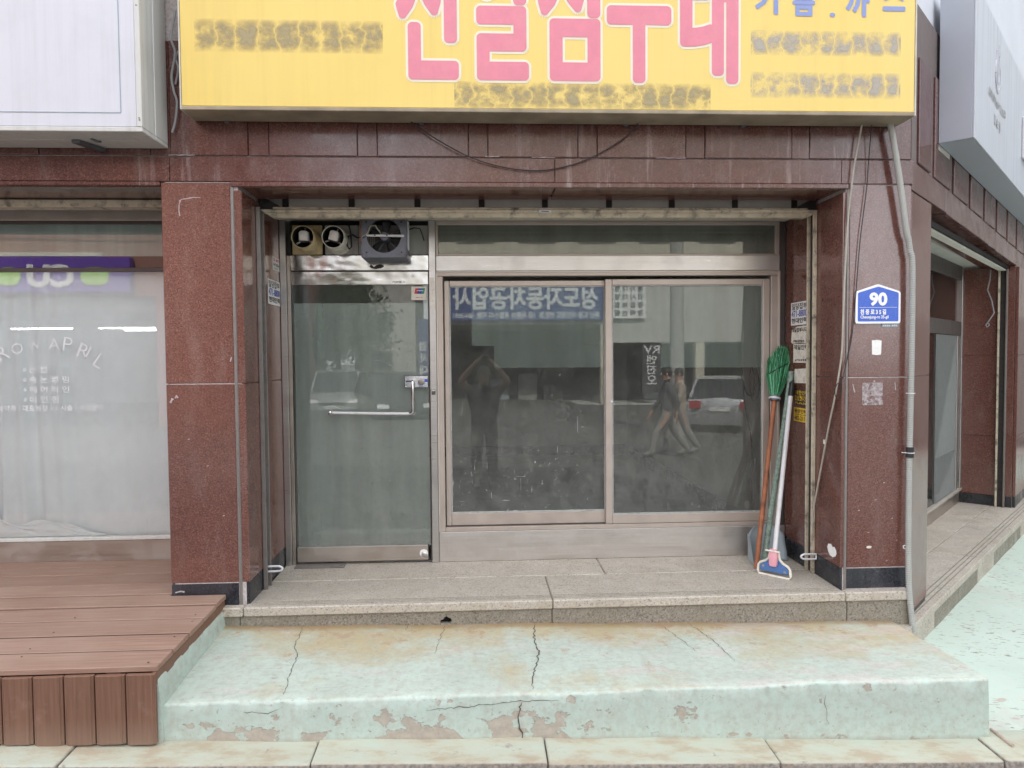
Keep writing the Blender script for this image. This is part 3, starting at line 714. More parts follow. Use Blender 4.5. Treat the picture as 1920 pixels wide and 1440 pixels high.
# ---- recess: roller shutter above, rails down both jambs
sh = thing('roller_shutter', 'raised roller shutter with peeling cream bottom bar and side rails', 'shutter', (.42, .35, 0))
for x0, x1 in ((-1.276, 2.104),):
    MB().prism([(.315, 2.262), (.315, 2.275), (.37, 2.275), (.37, 2.262)], 'x', -1.20, 2.05).build('top_channel', M['rail_paint'], sh, .003)
    b = MB().hexa([(-1.245,.300,2.238),(2.10,.300,2.243),(2.10,.405,2.243),(-1.245,.405,2.238),(-1.275,.300,2.258),(2.104,.300,2.262),(2.104,.405,2.262),(-1.275,.405,2.258)])
    b.hexa([(-1.20,.318,2.212),(2.04,.318,2.216),(2.04,.372,2.216),(-1.20,.372,2.212),(-1.245,.303,2.237),(2.10,.303,2.242),(2.10,.40,2.242),(-1.245,.40,2.237)])
    b.build('bottom_bar', M['rail_paint'], sh, .003)
    box('lock_slot', M['dark_gap'], sh, .40, .445, .298, .3, 2.246, 2.250, 0)
    box('lock_plate', M['white_plastic'], sh, .385, .46, .2985, .3005, 2.241, 2.256, 0)
for i, x in enumerate((-1.146, -.750, -.351, .041, .431, .830, 1.224, 1.624, 2.003)):
    box('bracket', M['dark_steel'], sh, x-.018, x+.018, .398, .408, 2.262, 2.345, .002)
MB().prism([(-1.278, 2.262), (-1.12, 2.262), (-1.278, 2.345)], 'y', .33, .40).build('end_plate', M['dark_steel'], sh)
MB().prism([(2.106, 2.266), (1.96, 2.266), (2.106, 2.345)], 'y', .33, .40).build('end_plate', M['dark_steel'], sh)
def rail(x, sgn, m1, m2, y=.31):
    box('rail_flange', m1, sh, min(x, x+sgn*.024), max(x, x+sgn*.024), y, y+.014, .0, 2.262, .002)
    box('rail_flange', m2, sh, min(x, x+sgn*.024), max(x, x+sgn*.024), y+.076, y+.090, .0, 2.262, .002)
    box('rail_channel', M['dark_steel'], sh, min(x, x+sgn*.006), max(x, x+sgn*.006), y+.0145, y+.0755, .0, 2.262, 0)
rail(-1.279, 1, M['rail_steel'], M['rail_steel'], .245); rail(2.107, -1, M['rail_paint'], M['rail_paint'])
for x0, d in ((-1.245, 1), (2.073, -1)):      # hasps
    pts = [(x0+d*a, .285+b, z) for a, b, z in ((-.03,0,.098),(.02,-.006,.100),(.055,-.01,.103),(.068,-.011,.110),(.072,-.011,.118),(.066,-.011,.126),(.052,-.01,.132),(.02,-.006,.131),(-.03,0,.128))]
    MB().tube(pts, .0065, 8, closed=True).build('hasp', M['white_plastic'], sh, smooth=True)
box('back_board', M['beige_board'], bld, -1.278, 2.106, .4085, .475, 2.263, 2.36, .002)
box('recess_ceiling', M['recess_ceiling'], bld, -1.279, 2.107, .476, .80, 2.278, 2.30, .002)
box('recess_ceiling', M['dark_gap'], bld, -1.279, 2.107, .29, .476, 2.36, 2.38, 0)
box('cover_strip', M['dark_gap'], bld, -1.279, 2.107, .29, .30, 2.336, 2.375, 0)

# ---- back wall of the recess: door, posts, window
ST, SP = M['stainless'], M['stainless_polished']
box('frame_post', ST, bld, -1.279, -1.238, .735, .80, 0, 2.278, .003); box('frame_post', M['stainless_worn'], bld, -1.237, -1.214, .75, .80, 0, 2.05, .003)
box('frame_post', ST, bld, -.309, -.263, .728, .80, 0, 2.278, .003)
box('frame_post', M['alu_dark'], bld, 2.062, 2.107, .76, .80, 0, 2.278, .003)
box('post_catch', M['chrome'], bld, -.304, -.270, .716, .727, 1.150, 1.163, .002); box('post_catch', M['alu_dark'], bld, -.300, -.274, .719, .727, 1.128, 1.149, .002)
box('post_label', M['paper_torn'], bld, -.302, -.272, .7270, .7279, 1.70, 1.90, 0)
hd = box('door_header', SP, bld, -1.213, -.3095, .738, .80, 1.950, 2.050, .003)
MB().prism([(-.70+.10*t[0], 1.962+.05*t[1]) for t in ((0,.3),(.15,.55),(.3,.2),(.5,.45),(.75,.6),(1,.35),(.85,.1),(.6,.0),(.4,-.05),(.15,.05))], 'y', .7372, .7379).build('tape_scrap', M['ink_black'], hd)
door = tag(MB().box(-1.21, -.3125, .7455, .785, 1.856, 1.945).build('door', SP, bld, .004), 'glass shop door with steel rails')
dpb = box('bottom_rail', M['stainless_worn'], door, -1.205, -.336, .742, .788, .016, .118, .004)
box('pane', M['glass_door'], door, -1.208, -.318, .757, .767, .112, 1.858, 0)
box('frosted_film', M['film_frost'], door, -1.200, -.320, .7685, .7695, .118, 1.738, 0)
box('door_edge', M['alu_dark'], door, -.3175, -.3135, .75, .78, .02, 1.855, 0)
MB().lathe([(.019,0),(.019,-.006),(.014,-.010),(.005,-.011),(0.0005,-.011)], (-.362,.742,.055), 'y').build('floor_lock', M['stainless'], door, smooth=True)
MB().lathe([(.011,0),(.010,-.004),(.005,-.004),(.004,.0),(.0003,.0)], (-.413,.745,1.915), 'y').build('pivot_screw', M['stainless'], door, smooth=True)
MB().lathe([(.028,0),(.026,-.001),(.012,-.001)], (-.366,.742,.062), 'y', 18).build('worn_patch', M['paper_white'], door)
text('scratched_mark', M['ink_black'], door, '<SAMBU>', (-.55,.7448,1.866), EX, EZ, .085, .016)
lk = box('lock_plate', M['chrome'], door, -.479, -.322, .728, .757, 1.176, 1.256, .004)
MB().lathe([(.022,0),(.022,-.008),(.014,-.012),(.0003,-.012)], (-.368,.728,1.212), 'y').build('key_cylinder', M['rail_steel'], door, smooth=True)
box('lock_slot', M['ink_black'], door, -.468, -.425, .7265, .7281, 1.214, 1.222, 0); box('lock_slot', M['ink_blue'], door, -.345, -.326, .7265, .7281, 1.212, 1.232, 0)
hp = [(-.421,.728,1.218),(-.421,.690,1.218),(-.421,.682,1.205),(-.420,.680,1.17),(-.421,.680,1.04),(-.423,.682,1.018),(-.430,.686,1.008),(-.445,.690,1.006)]
MB().tube(hp, .0105, 10).build('handle', M['chrome'], door, smooth=True)
MB().tube([(-.44,.6905,1.006),(-.60,.6925,1.008),(-.955,.695,1.018)], .0095, 10).build('push_bar', M['pole_white'], door, smooth=True)
MB().lathe([(.0005,-.022),(.012,-.020),(.015,-.014),(.015,.065)], (-.958,.69,1.018), 'y').build('bar_stud', M['chrome'], door, smooth=True)
box('thin_plate', M['rail_steel'], bld, -1.205, -.88, .655, .755, .0025, .008, .001)
# window
win = tag(box('window', M['alu_bronze'], bld, -.258, 2.061, .742, .80, 1.912, 1.941, .003), 'two pane sliding window in bronze aluminium frame')
AB = M['alu_bronze']
box('window_frame', AB, win, -.258, -.218, .742, .80, .203, 1.911, .003); box('window_frame', AB, win, 2.000, 2.061, .742, .80, .203, 1.911, .003)
box('window_frame', AB, win, -.2175, 1.9995, .742, .80, .203, .232, .003)
box('window_frame', M['alu_light'], win, -.262, 2.062, .7365, .7415, 1.936, 1.944, .001); box('window_frame', M['alu_light'], win, -.262, -.252, .7365, .7415, .206, 1.935, .001)
box('window_frame', M['alu_light'], win, 2.047, 2.0625, .7365, .7415, .206, 1.935, .001)
box('window_track', M['alu_dark'], win, -.217, 1.999, .79, .82, .2325, 1.911, 0) if False else None
def sash(x0, x1, y0, y1, z0, z1, st, sb, top):
    s = box('sash', AB, bld, x0, x0+st, y0, y1, z0, z1, .003)
    box('stile', AB, s, x1-st, x1, y0, y1, z0, z1, .003)
    box('rail', AB, s, x0+st+.001, x1-st-.001, y0+.002, y1-.002, z0, z0+sb, .003); box('rail', AB, s, x0+st+.001, x1-st-.001, y0+.002, y1-.002, z1-top, z1, .003)
    gx0, gx1, gz0, gz1 = x0+st, x1-st, z0+sb, z1-top
    for a in ((gx0, gx1, gz1-.008, gz1), (gx0, gx1, gz0, gz0+.010)): box('gasket', M['gasket'], s, a[0]+.0005, a[1]-.0005, y0+.008, y1-.008, a[2]+.0003, a[3]-.0003, 0)
    for a in ((gx0, gx0+.008), (gx1-.008, gx1)): box('gasket', M['gasket'], s, a[0]+.0004, a[1]-.0004, y0+.0085, y1-.0085, gz0+.0105, gz1-.0085, 0)
    box('pane', M['glass_window'], s, gx0+.002, gx1-.002, (y0+y1)/2-.003, (y0+y1)/2+.003, gz0+.002, gz1-.002, 0)
    return s
s1 = sash(-.212, .905, .778, .806, .236, 1.885, .034, .082, .036)
s2 = sash(.868, 1.995, .747, .776, .234, 1.890, .046, .062, .040)
box('sash_latch', M['white_plastic'], s2, .902, .915, .740, .747, 1.06, 1.075, .001)
box('window_track', M['alu_dark'], win, -.2165, .866, .760, .777, .2325, .2345, 0)
box('window_track', M['alu_light'], win, -.2165, 1.999, .8065, .8125, .2325, .246, .001)
box('window_header', ST, bld, -.2625, 2.061, .745, .80, 1.9455, 2.049, .003)
box('sill_panel', M['stainless_sill'], bld, -.2625, 2.106, .739, .81, .0, .2025, .004)
tw = tag(box('transom', AB, bld, -.2625, 2.061, .75, .80, 2.253, 2.277, .003), 'fixed pane above the window')
box('window_frame', AB, tw, -.2625, -.247, .751, .80, 2.050, 2.2525, .002); box('window_frame', AB, tw, 2.035, 2.061, .751, .80, 2.050, 2.2525, .002); box('window_frame', AB, tw, -.2465, 2.0345, .752, .80, 2.0495, 2.060, .002)
box('pane', M['glass_door'], tw, -.246, 2.034, .772, .777, 2.0605, 2.2525, 0); box('frosted_film', M['film_transom'], tw, -.246, 2.034, .779, .780, 2.0605, 2.2525, 0)
# films stuck behind the window panes
def filmpoly(pts, y, par): MB().prism(pts, 'y', y, y+.001).build('frosted_film', M['film_window'], par)
filmpoly([(-.03,1.45),(.12,1.45),(.12,1.30),(.868,1.298),(.868,1.845),(-.03,1.845)], .797, s1)
filmpoly([(.918,1.465),(1.25,1.463),(1.25,1.293),(1.945,1.288),(1.945,1.845),(.918,1.845)], .767, s2)
# room behind
RW = M['room_wall']
box('room_floor', M['room_floor'], bld, -1.6, 2.4, .81, 6.0, -.06, -.004, 0); box('room_wall', RW, bld, 2.11, 2.20, .81, 6.0, -.05, 2.9, 0)
box('room_wall', RW, bld, -1.45, -1.36, .81, 6.0, -.05, 2.9, 0); box('room_wall', RW, bld, -1.6, 2.4, 5.9, 6.0, -.05, 2.9, 0); box('room_ceiling', M['recess_ceiling'], bld, -1.6, 2.4, .81, 6.0, 2.60, 2.66, 0)
box('skirting', BG, bld, 2.085, 2.109, .82, 5.89, -.004, .13, .002); box('skirting', BG, bld, -1.36, 2.08, 5.87, 5.899, -.004, .13, .002)
box('room_wall', RW, bld, -1.36, 2.11, .801, .83, 2.278, 2.62, 0)

# ---- neighbouring shop window, left
lw = tag(box('shop_window', M['alu_light'], bld, -6, -1.713, .745, .80, 2.275, 2.345, .004), 'wide shop window with white curtain and lettering')
box('window_frame', M['rail_paint'], lw, -6, -1.714, .30, .40, 2.270, 2.312, .003)
box('window_frame', M['alu_dark'], lw, -6, -1.713, .75, .80, 2.253, 2.2745, .002)
box('window_frame', M['alu_dark'], lw, -6, -1.713, .752, .79, 1.948, 1.974, .002)
box('window_frame', M['white_frame'], lw, -6, -1.713, .742, .80, .193, .216, .003)
box('window_frame', M['alu_light'], lw, -1.752, -1.7135, .748, .80, .217, 2.2525, .003)
box('sill_panel', M['stainless_worn'], lw, -6, -1.7135, .748, .80, .03, .1925, .003)
box('pane', M['glass_clean'], lw, -6, -1.753, .764, .770, .2165, 1.9475, 0); box('pane', M['glass_clean'], lw, -6, -1.753, .764, .770, 1.9745, 2.2525, 0)
box('frosted_film', M['film_teal'], lw, -6, -1.753, .772, .773, 2.05, 2.2525, 0)
box('room_wall', M['shop_dark'], bld, -6, -1.47, 2.6, 2.7, 0, 2.9, 0); box('room_floor', M['room_floor'], bld, -6, -1.61, .81, 2.6, -.02, .03, 0); box('room_ceiling', M['recess_ceiling'], bld, -6, -1.61, .81, 2.6, 2.60, 2.66, 0)
box('room_wall', M['shop_dark'], bld, -6, -1.72, .801, .82, 2.345, 2.62, 0)
VW = M['vinyl_white']; yv = .7632
arc = [('B',-3.25,1.29,-28),('R',-3.045,1.372,-24),('O',-2.965,1.413,-15),('W',-2.865,1.447,-4),('A',-2.742,1.448,2),('P',-2.655,1.440,10),('R',-2.567,1.405,20),('I',-2.517,1.385,26),('L',-2.468,1.345,34)]
mb = MB()
for ch, x, z, a in arc:
    mb = MB(); q = R(-a); text_into(mb, ch, (x-.035, yv, z), (math.cos(q), 0, math.sin(q)), (-math.sin(q), 0, math.cos(q)), .022 if ch == 'I' else .07, .09, .0005, -.012, keep=True)
    mb.build('letter', VW, lw, fix=False)
for i, (t_, n) in enumerate((('눈 썹', 2), ('속 눈 썸 펌', 4), ('헤 어 라 인', 4), ('미 인 점', 3))):
    mb = MB(); z = 1.303-.065*i; text_into(mb, '#', (-2.942, yv, z), EX, EZ, .018, .026, .0005)
    text_into(mb, t_, (-2.905, yv, z-.008), EX, EZ, .043*n+.026*(n-1), .044, .0005, .004); mb.build('lettering', VW, lw, fix=False)
mb = MB()
text_into(mb, '예약제 / 대표원장 1:1 시술 / 수강문의', (-3.11, yv, 1.045), EX, EZ, .668, .040, .0005, .003)
mb.build('lettering', VW, lw, fix=False)
# curtain behind the glass and a heap of cloth at its foot
P = []
for i in range(260):
    x = -4.6+i*(2.9/259); f = .022*math.sin(x*21+.8*math.sin(x*3.3))+.014*math.sin(x*47+1)+.02*math.sin(x*7.1)
    amp = cl((-2.5-x)/.5, .12, 1); row = []
    for j in range(14):
        z = .2+j*(1.755/13); row.append((x+.02*math.sin(z*2+x*4)*(1-j/13), .832+f*1.55*amp*(1-.4*j/13), z))
    P.append(row)
tag(MB().grid(P).build('curtain', M['curtain'], smooth=True, flat_angle=179), 'white hanging curtain behind the left shop window', 'curtain')
hp = []; rq = random.Random(31); ph_ = [rq.uniform(0, 6.28) for _ in range(12)]
for i in range(90):
    row = []; x = -3.75+i*(1.28/89); prof = (.16+.05*math.sin(x*5+1)+.03*math.sin(x*13))*cl((-2.48-x)/.55, 0, 1)+.004
    for j in range(26):
        t = j/25; u = x*9+t*5
        fold = .018*math.sin(u*2.1+ph_[0]+2*math.sin(t*4+x*3))+.012*math.sin(x*31-t*9+ph_[1])+.008*math.sin(x*57+t*17+ph_[2])
        row.append((x+.012*math.sin(t*9+x*21), .783+.012*t*t+fold*.35*(.35+.65*math.sin(math.pi*min(1, t*1.1)))*.8, .219+prof*math.sin(t*math.pi/2)*(1+.12*math.sin(x*23+t*6))))
    hp.append(row)
tag(MB().grid(hp).build('cloth_heap', M['curtain'], smooth=True, flat_angle=179), 'crumpled white cloth heaped at the foot of the curtain', 'cloth')

# ---- wing: threshold, glazed door, far jamb
def wl(px, d): return px
A_ = Vector((2.677, .091, 0)); B_ = Vector((5.219, 2.49, 0)); dw = (B_-A_).normalized(); A0 = A_-dw*.32; B0 = B_+dw*2.6
nrm = Vector((-dw.y, dw.x, 0))
def strip(t0, t1, a, b, z0, z1, name, mat, bev=.004):
    p = lambda t, o, z: tuple((A0+dw*t+nrm*o).to_tuple()[:2])+(z,)
    MB().hexa([p(t0,a,z0),p(t1,a,z0),p(t1,b,z0),p(t0,b,z0),p(t0,a,z1),p(t1,a,z1),p(t1,b,z1),p(t0,b,z1)]).build(name, mat, bld, bev)
for k, (t0, t1) in enumerate(((0, .95), (.954, 1.95), (1.954, 3.2), (3.204, 4.6), (4.604, 6.3))): strip(t0, t1, 0, .34, -.25, -.2, 'floor_slab', GG)
for k, (t0, t1) in enumerate(((0, 1.5), (1.504, 2.75), (2.754, 4.4), (4.404, 6.3))): strip(t0, t1, .344, .75, -.25, -.2, 'floor_slab', GG)
for k, t0 in enumerate((0, .62, 1.24, 1.86, 2.48, 3.1, 3.72, 4.34, 4.96)): strip(t0+.002, t0+.618, .012, .05, -.5, -.2505, 'riser_slab', M['riser_granite'] if k % 3 else GG)
for k in range(3): strip(.1, 5.9, .045+.03*k, .052+.03*k, -.2005, -.1985, 'grip_groove', M['riser_granite'], 0)
# sill panel, glazing
box('sill_panel', M['stainless_worn'], bld, .46, 4.10, .452, .50, -.2, -.07, .004, T)
box('sill_cap', M['alu_light'], bld, .46, 4.10, .43, .50, -.069, -.04, .004, T)
gd = tag(box('glass_door', ST, bld, 4.02, 4.099, .435, .50, -.039, 2.27, .003, T), 'glazed door in the cut corner')
box('window_frame', ST, gd, 3.86, 3.93, .445, .49, -.039, 1.55, .003, T)
box('window_frame', M['alu_dark'], gd, .47, 4.015, .44, .495, 1.56, 1.70, .003, T)
box('window_frame', M['alu_dark'], gd, .47, 4.015, .44, .495, 2.13, 2.27, .003, T)
box('pane', M['glass_clean'], gd, .47, 4.015, .462, .470, -.039, 1.559, 0, T); box('pane', M['glass_clean'], gd, .47, 4.015, .462, .470, 1.701, 2.129, 0, T)
for k in range(6): box('louvre', M['alu_dark'], gd, .47, 3.8, .474+.004, .50, 1.72+.05*k, 1.752+.05*k, .003, T)
box('pale_cover', M['wing_panel_grey'], gd, 2.95, 3.855, .452, .4605, .385, 1.555, .002, T); box('pale_cover', M['wing_panel_grey'], gd, 2.95, 3.855, .452, .4605, -.036, .380, .002, T)  # pale opaque panels added over the glass to cover its dark reflection
box('partition', M['wing_panel_grey'], bld, 3.10, 4.05, .60, .62, .40, 1.52, .003, T); box('pale_cover', M['wing_panel_grey'], gd, 2.95, 3.855, .452, .4605, .385, 1.555, .002, T); box('pale_cover', M['wing_panel_grey'], gd, 2.95, 3.855, .452, .4605, -.036, .380, .002, T)
box('partition', M['wing_panel_grey'], bld, 3.10, 4.05, .604, .624, -.15, .395, .003, T)
box('partition', M['room_wall'], bld, 2.3, 3.095, .64, .66, -.15, 2.6, .003, T)
box('room_wall', M['room_wall'], bld, 1.75, 4.2, 1.7, 1.8, -.2, 2.9, 0, T); box('room_wall', M['room_wall'], bld, 1.70, 1.745, .51, 1.8, -.2, 2.9, 0, T); box('room_floor', M['room_floor'], bld, 1.75, 4.2, .51, 1.7, -.25, -.16, 0, T); box('room_floor', M['room_floor'], bld, .47, 1.70, .51, .62, -.25, -.16, 0, T); box('room_ceiling', M['beige_board'], bld, 1.75, 4.2, .5, 1.8, 2.6, 2.66, 0, T)
box('soffit_board', M['recess_ceiling'], bld, .48, 4.10, .30, .47, 2.271, 2.30, 0, T); box('soffit_board', M['beige_board'], bld, .48, 4.10, .075, .14, 2.205, 2.24, .003, T)
box('soffit_trim', M['dark_gap'], bld, .48, 4.10, .055, .074, 2.215, 2.25, 0, T)
for z0, z1, mt in ((-.09, .52, RG), (.523, 1.35, RG), (1.353, 2.24, RG)):
    box('granite_slab', mt, bld, 4.10, 4.13, -.002, .45, z0, z1, .002, T); box('granite_slab', mt, bld, 4.131, 4.9, -.03, -.004, z0, z1, .002, T)
box('base_slab', BG, bld, 4.102, 4.13, 0, .45, -.2, -.092, .002, T); box('base_slab', BG, bld, 4.133, 4.9, -.028, -.005, -.2, -.092, .002, T)
box('wall_core', MT, bld, 4.132, 6.9, -.001, .5, -.4, 2.3, 0, T)
box('shutter_rail', M['rail_steel'], bld, 4.06, 4.099, .055, .07, -.2, 2.222, .002, T); box('shutter_rail', M['rail_paint'], bld, 4.06, 4.099, .12, .137, -.2, 2.222, .002, T); box('shutter_rail', M['dark_steel'], bld, 4.09, 4.099, .071, .119, -.2, 2.222, 0, T)
tag(MB(T).tube([(4.05,.20,2.22),(4.05,.205,2.12),(4.05,.225,2.02),(4.05,.185,1.90),(4.05,.165,1.78),(4.05,.21,1.70),(4.05,.235,1.66),(4.05,.225,1.64),(4.05,.205,1.655),(4.05,.21,1.68)], .006, 6).build('loose_cable', M['cable_grey'], smooth=True), 'curled grey cable hanging in the corner doorway', 'cable')
# ================================================================= THINGS
# ---- timber deck in front of the left shop
plain('gap_shade', (.035,.022,.017), .95)
deck = thing('wooden_deck', 'brown timber deck with plank skirting beside the green step', 'deck', (-3, 0, -.3))
yb = [.752, .600, .425, .218, .022, -.155, -.335, -.520, -.700, -.872]
dkz = lambda y: .060+.030*min(y, 0)      # the deck falls a little to the street
for i in range(len(yb)-1):
    y1, y0 = yb[i]-.006, yb[i+1]+.006; tz = rnd.uniform(-.002, .003); xr = -1.716 if y0 >= 0.0 else -1.408+rnd.uniform(-.003, .003)
    mk = lambda a, b: MB().hexa([(a,y0,dkz(y0)-.026),(b,y0,dkz(y0)-.026),(b,y1,dkz(y1)-.026),(a,y1,dkz(y1)-.026),(a,y0,dkz(y0)+tz),(b,y0,dkz(y0)+tz),(b,y1,dkz(y1)+tz+rnd.uniform(-.001,.001)),(a,y1,dkz(y1)+tz)])
    if y0 < 0 < y1:
        MB().prism([(-5.9, y0), (xr, y0), (xr, -.005), (-1.716, -.005), (-1.716, y1), (-5.9, y1)], 'z', .034, .060).build('plank', M['deck_wood'], deck, .0025, seg=1)
    elif i in (3, 6): a = -3.4 if i == 3 else -2.9; mk(-5.9, a-.002).build('plank', M['deck_wood'], deck, .0025, seg=1); mk(a+.002, xr).build('plank', M['deck_wood'], deck, .0025, seg=1)
    else: mk(-5.9, xr).build('plank', M['deck_wood'], deck, .0025, seg=1)
    if i: box('gap_shade', M['gap_shade'], deck, -5.9, (-1.72 if yb[i] > .03 else -1.415), yb[i]-.0058, yb[i]+.0058, dkz(yb[i])-.02, dkz(yb[i])-.0035, 0)  # near-black strip between planks, the shade of the open gap put into colour
    for xs_ in (-1.46, -1.47-.6, -2.7):
        if y0 < 0 and i > 4: MB().lathe([(.0045,0),(.004,.0012),(.0003,.0012)], (xs_+rnd.uniform(-.01,.01), (y0+y1)/2+rnd.choice((-.05,.05)), dkz((y0+y1)/2)+.0015), 'z', 8).build('screw', M['dark_steel'], deck)
xb = [-1.409]
while xb[-1] > -5.8: xb.append(xb[-1]-.1305)
for i in range(len(xb)-1):
    x1, x0 = xb[i]-.003, xb[i+1]+.003; gy = gz((x0+x1)/2)
    zt = .007+rnd.uniform(-.004, .0); zb = gy+.008+rnd.uniform(0, .008)
    b = MB().prism([(x0, -.868), (x0, -.885), (x0+.010, -.885), (x0+.013, -.891), (x1-.013, -.891), (x1-.010, -.885), (x1, -.885), (x1, -.868)], 'z', zb, zt)
    b.build('skirting_board', M['deck_skirt'], deck, .0015)
MB().prism([(-.866, .007), (-.866, -.050), (-.02, -.010), (-.02, .033)], 'x', -1.432, -1.4115).build('side_fascia', M['deck_skirt'], deck, .003)
for x in (-1.6, -3.0, -4.4): box('joist', M['deck_skirt'], deck, x-.03, x+.03, -.86, .70, -.06, .0070, 0)

# ---- white lit sign box, upper left
ws = thing('sign_box', 'blank white sign box above the curtained shop window', 'sign', (-3, -.15, 2.52))
box('front_panel', M['white_sheet'], ws, -4.6, -1.690, -.302, -.285, 2.542, 3.9, .003)
fr_ = MB().box(-4.6, -1.767, -.3042, -.3022, 2.610, 2.6135).box(-1.7685, -1.765, -.3042, -.3022, 2.6135, 3.9); fr_.build('border_line', M['strip_bluegrey'], ws)
box('frame', M['white_frame'], ws, -4.6, -1.663, -.305, -.16, 2.518, 2.541, .003); box('frame', M['white_frame'], ws, -4.6, -1.6605, -.158, -.012, 2.5185, 2.541, .003)
box('frame', M['white_frame'], ws, -1.689, -1.663, -.307, -.16, 2.5415, 3.9, .003); box('frame', M['white_frame'], ws, -1.688, -1.6605, -.158, -.012, 2.5415, 3.9, .003)
box('body', M['white_frame'], ws, -4.58, -1.70, -.284, -.02, 2.5415, 3.88, 0)
MB().hexa([(-2.085,-.17,2.500),(-2.045,-.17,2.500),(-1.985,-.02,2.493),(-2.025,-.02,2.493),(-2.085,-.17,2.517),(-2.045,-.17,2.517),(-1.985,-.02,2.517),(-2.025,-.02,2.517)]).build('bracket', M['steel_bracket'], ws, .002)
MB().tube([(-1.975,-.19,2.515),(-1.955,-.165,2.508),(-1.945,-.15,2.512)], .006, 6).build('hook', M['steel_bracket'], ws)
for p in ((-1.676,-.3075,2.585), (-1.674,-.3075,2.575), (-1.676,-.3075,3.14)): MB().lathe([(.004,0),(.003,-.003),(.0003,-.003)], p, 'y', 8).build('screw', M['rail_steel'], ws)

# ---- yellow shop sign
ys = thing('shop_sign', 'yellow shop sign with large red lettering over the entrance', 'sign', (.44, -.1, 2.67))
box('panel', M['sign_yellow'], ys, -1.508, 2.392, -.200, -.188, 2.684, 3.95, .003)
box('frame', M['sign_under'], ys, -1.512, 2.396, -.203, -.02, 2.664, 2.6835, .003); box('frame', M['sign_side'], ys, -1.516, -1.509, -.205, -.02, 2.664, 3.95, .002); box('frame', M['sign_side'], ys, 2.393, 2.400, -.205, -.02, 2.664, 3.95, .002)
box('body', M['sign_side'], ys, -1.50, 2.39, -.187, -.03, 2.69, 3.94, 0)
def X2(u): return (u-887.5)*.002858*1.0-.0225+.0
def sgx(u): return -1.511+(u-340)*(2.380+1.511)/(1710-340)
def sgz(v): return 2.675+(208-v)*.00282
for ch, u0, u1 in (('선', 733, 842), ('일', 862, 972), ('점', 995, 1106), ('수', 1124, 1240), ('래', 1262, 1368)):
    red, out = MB(), MB(); O = (sgx(u0), -.2005, sgz(150 if ch not in '수래' else 152)); W = sgx(u1)-sgx(u0); H = .83
    text_into(out, ch, (O[0]+.010, -.2004, O[2]+.010), EX, EZ, W-.020, H-.020, .0006, dil=.031)
    text_into(red, ch, (O[0]+.010, O[1], O[2]+.010), EX, EZ, W-.020, H-.020, .0024, dil=.018)
    out.build('letter_outline', M['sign_cream'], ys, fix=False); red.build('letter', M['sign_red'], ys, fix=False)
for ch, u0, u1, vb in (('기', 1405, 1445, 22), ('름', 1477, 1516, 24), ('.', 1549, 1555, 25), ('까', 1580, 1622, 24), ('스', 1652, 1692, 12)):
    H = .012 if ch == '.' else .145; bl = MB()
    text_into(bl, ch, (sgx(u0), -.2005, sgz(vb)), EX, EZ, sgx(u1)-sgx(u0), H, .0014, dil=.006)
    bl.build('letter', M['sign_blue'], ys, fix=False)
for (u0, u1, v0, v1, mt_) in ((366, 706, 108, 46, 'print_khaki_short'), (836, 1318, 206, 154, 'print_khaki_long'), (1395, 1686, 101, 52, 'print_bluegrey'), (1395, 1686, 181, 130, 'print_bluegrey')):
    box('worn_print', M[mt_], ys, sgx(u0), sgx(u1), -.2012, -.2004, sgz(v0), sgz(v1), 0)
for u in (400, 770, 1170, 1405): box('bracket', M['steel_bracket'], ys, sgx(u)-.012, sgx(u)+.012, -.03, -.006, 2.655, 2.72, .002)

# ---- grey fascia sign on the cut corner
gs = thing('fascia_sign', 'grey box sign with raised emblem on the cut corner', 'sign', T(2.5, -.1, 2.7))
box('panel', M['sign_gray_panel'], gs, .592, 6.6, -.205, -.195, 2.700, 3.64, .002, T)
box('frame', M['sign_gray_side'], gs, .590, .60, -.194, -.012, 2.701, 3.64, .002, T); box('frame', M['sign_gray_side'], gs, .601, 6.6, -.194, -.012, 2.701, 2.72, .002, T); box('frame', M['sign_gray_side'], gs, .601, 6.6, -.194, -.012, 3.62, 3.64, .002, T)
EW = tuple(WW)
em = MB(T)
def ring(c, r0, r1, a0, a1, n=18):
    for i in range(n):
        q0, q1 = a0+(a1-a0)*i/n, a0+(a1-a0)*(i+1)/n
        p = [(c[0]+r*math.cos(q), c[1]+r*1.25*math.sin(q)) for q, r in ((q0, r0), (q1, r0), (q1, r1), (q0, r1))]
        em.hexa([(a, -.212, b) for a, b in p]+[(a, -.2055, b) for a, b in p])
ring((1.40, 3.31), .085, .105, R(140), R(400)); ring((1.40, 3.31), .035, .052, R(180), R(360))
em.box(1.345, 1.362, -.212, -.2055, 3.31, 3.46); em.box(1.438, 1.455, -.212, -.2055, 3.31, 3.52)
em.build('emblem', M['letter_metal'], gs)
mb = MB(); scribble_into(mb, T(1.05, -.2055, 3.07), EW, EZ, .72, .075, 14, 12, .002, .2); scribble_into(mb, T(1.28, -.2055, 2.93), EW, EZ, .28, .09, 3, 13, .002, .16)
mb.build('small_lettering', M['letter_metal'], gs, fix=False)['kind'] = 'stuff'
mb = MB(T)
mb.box(2.62, 2.68, -.25, -.2055, 2.98, 3.32); mb.box(2.681, 2.96, -.25, -.2055, 3.26, 3.32); mb.box(2.681, 2.96, -.25, -.2055, 2.98, 3.04); mb.box(2.961, 3.02, -.25, -.2055, 2.98, 3.32)
mb.build('raised_letter', M['white_plastic'], gs, .008)
box('frame', M['sign_side'], gs, .60, .92, -.013, -.0105, 2.665, 2.699, .001, T)

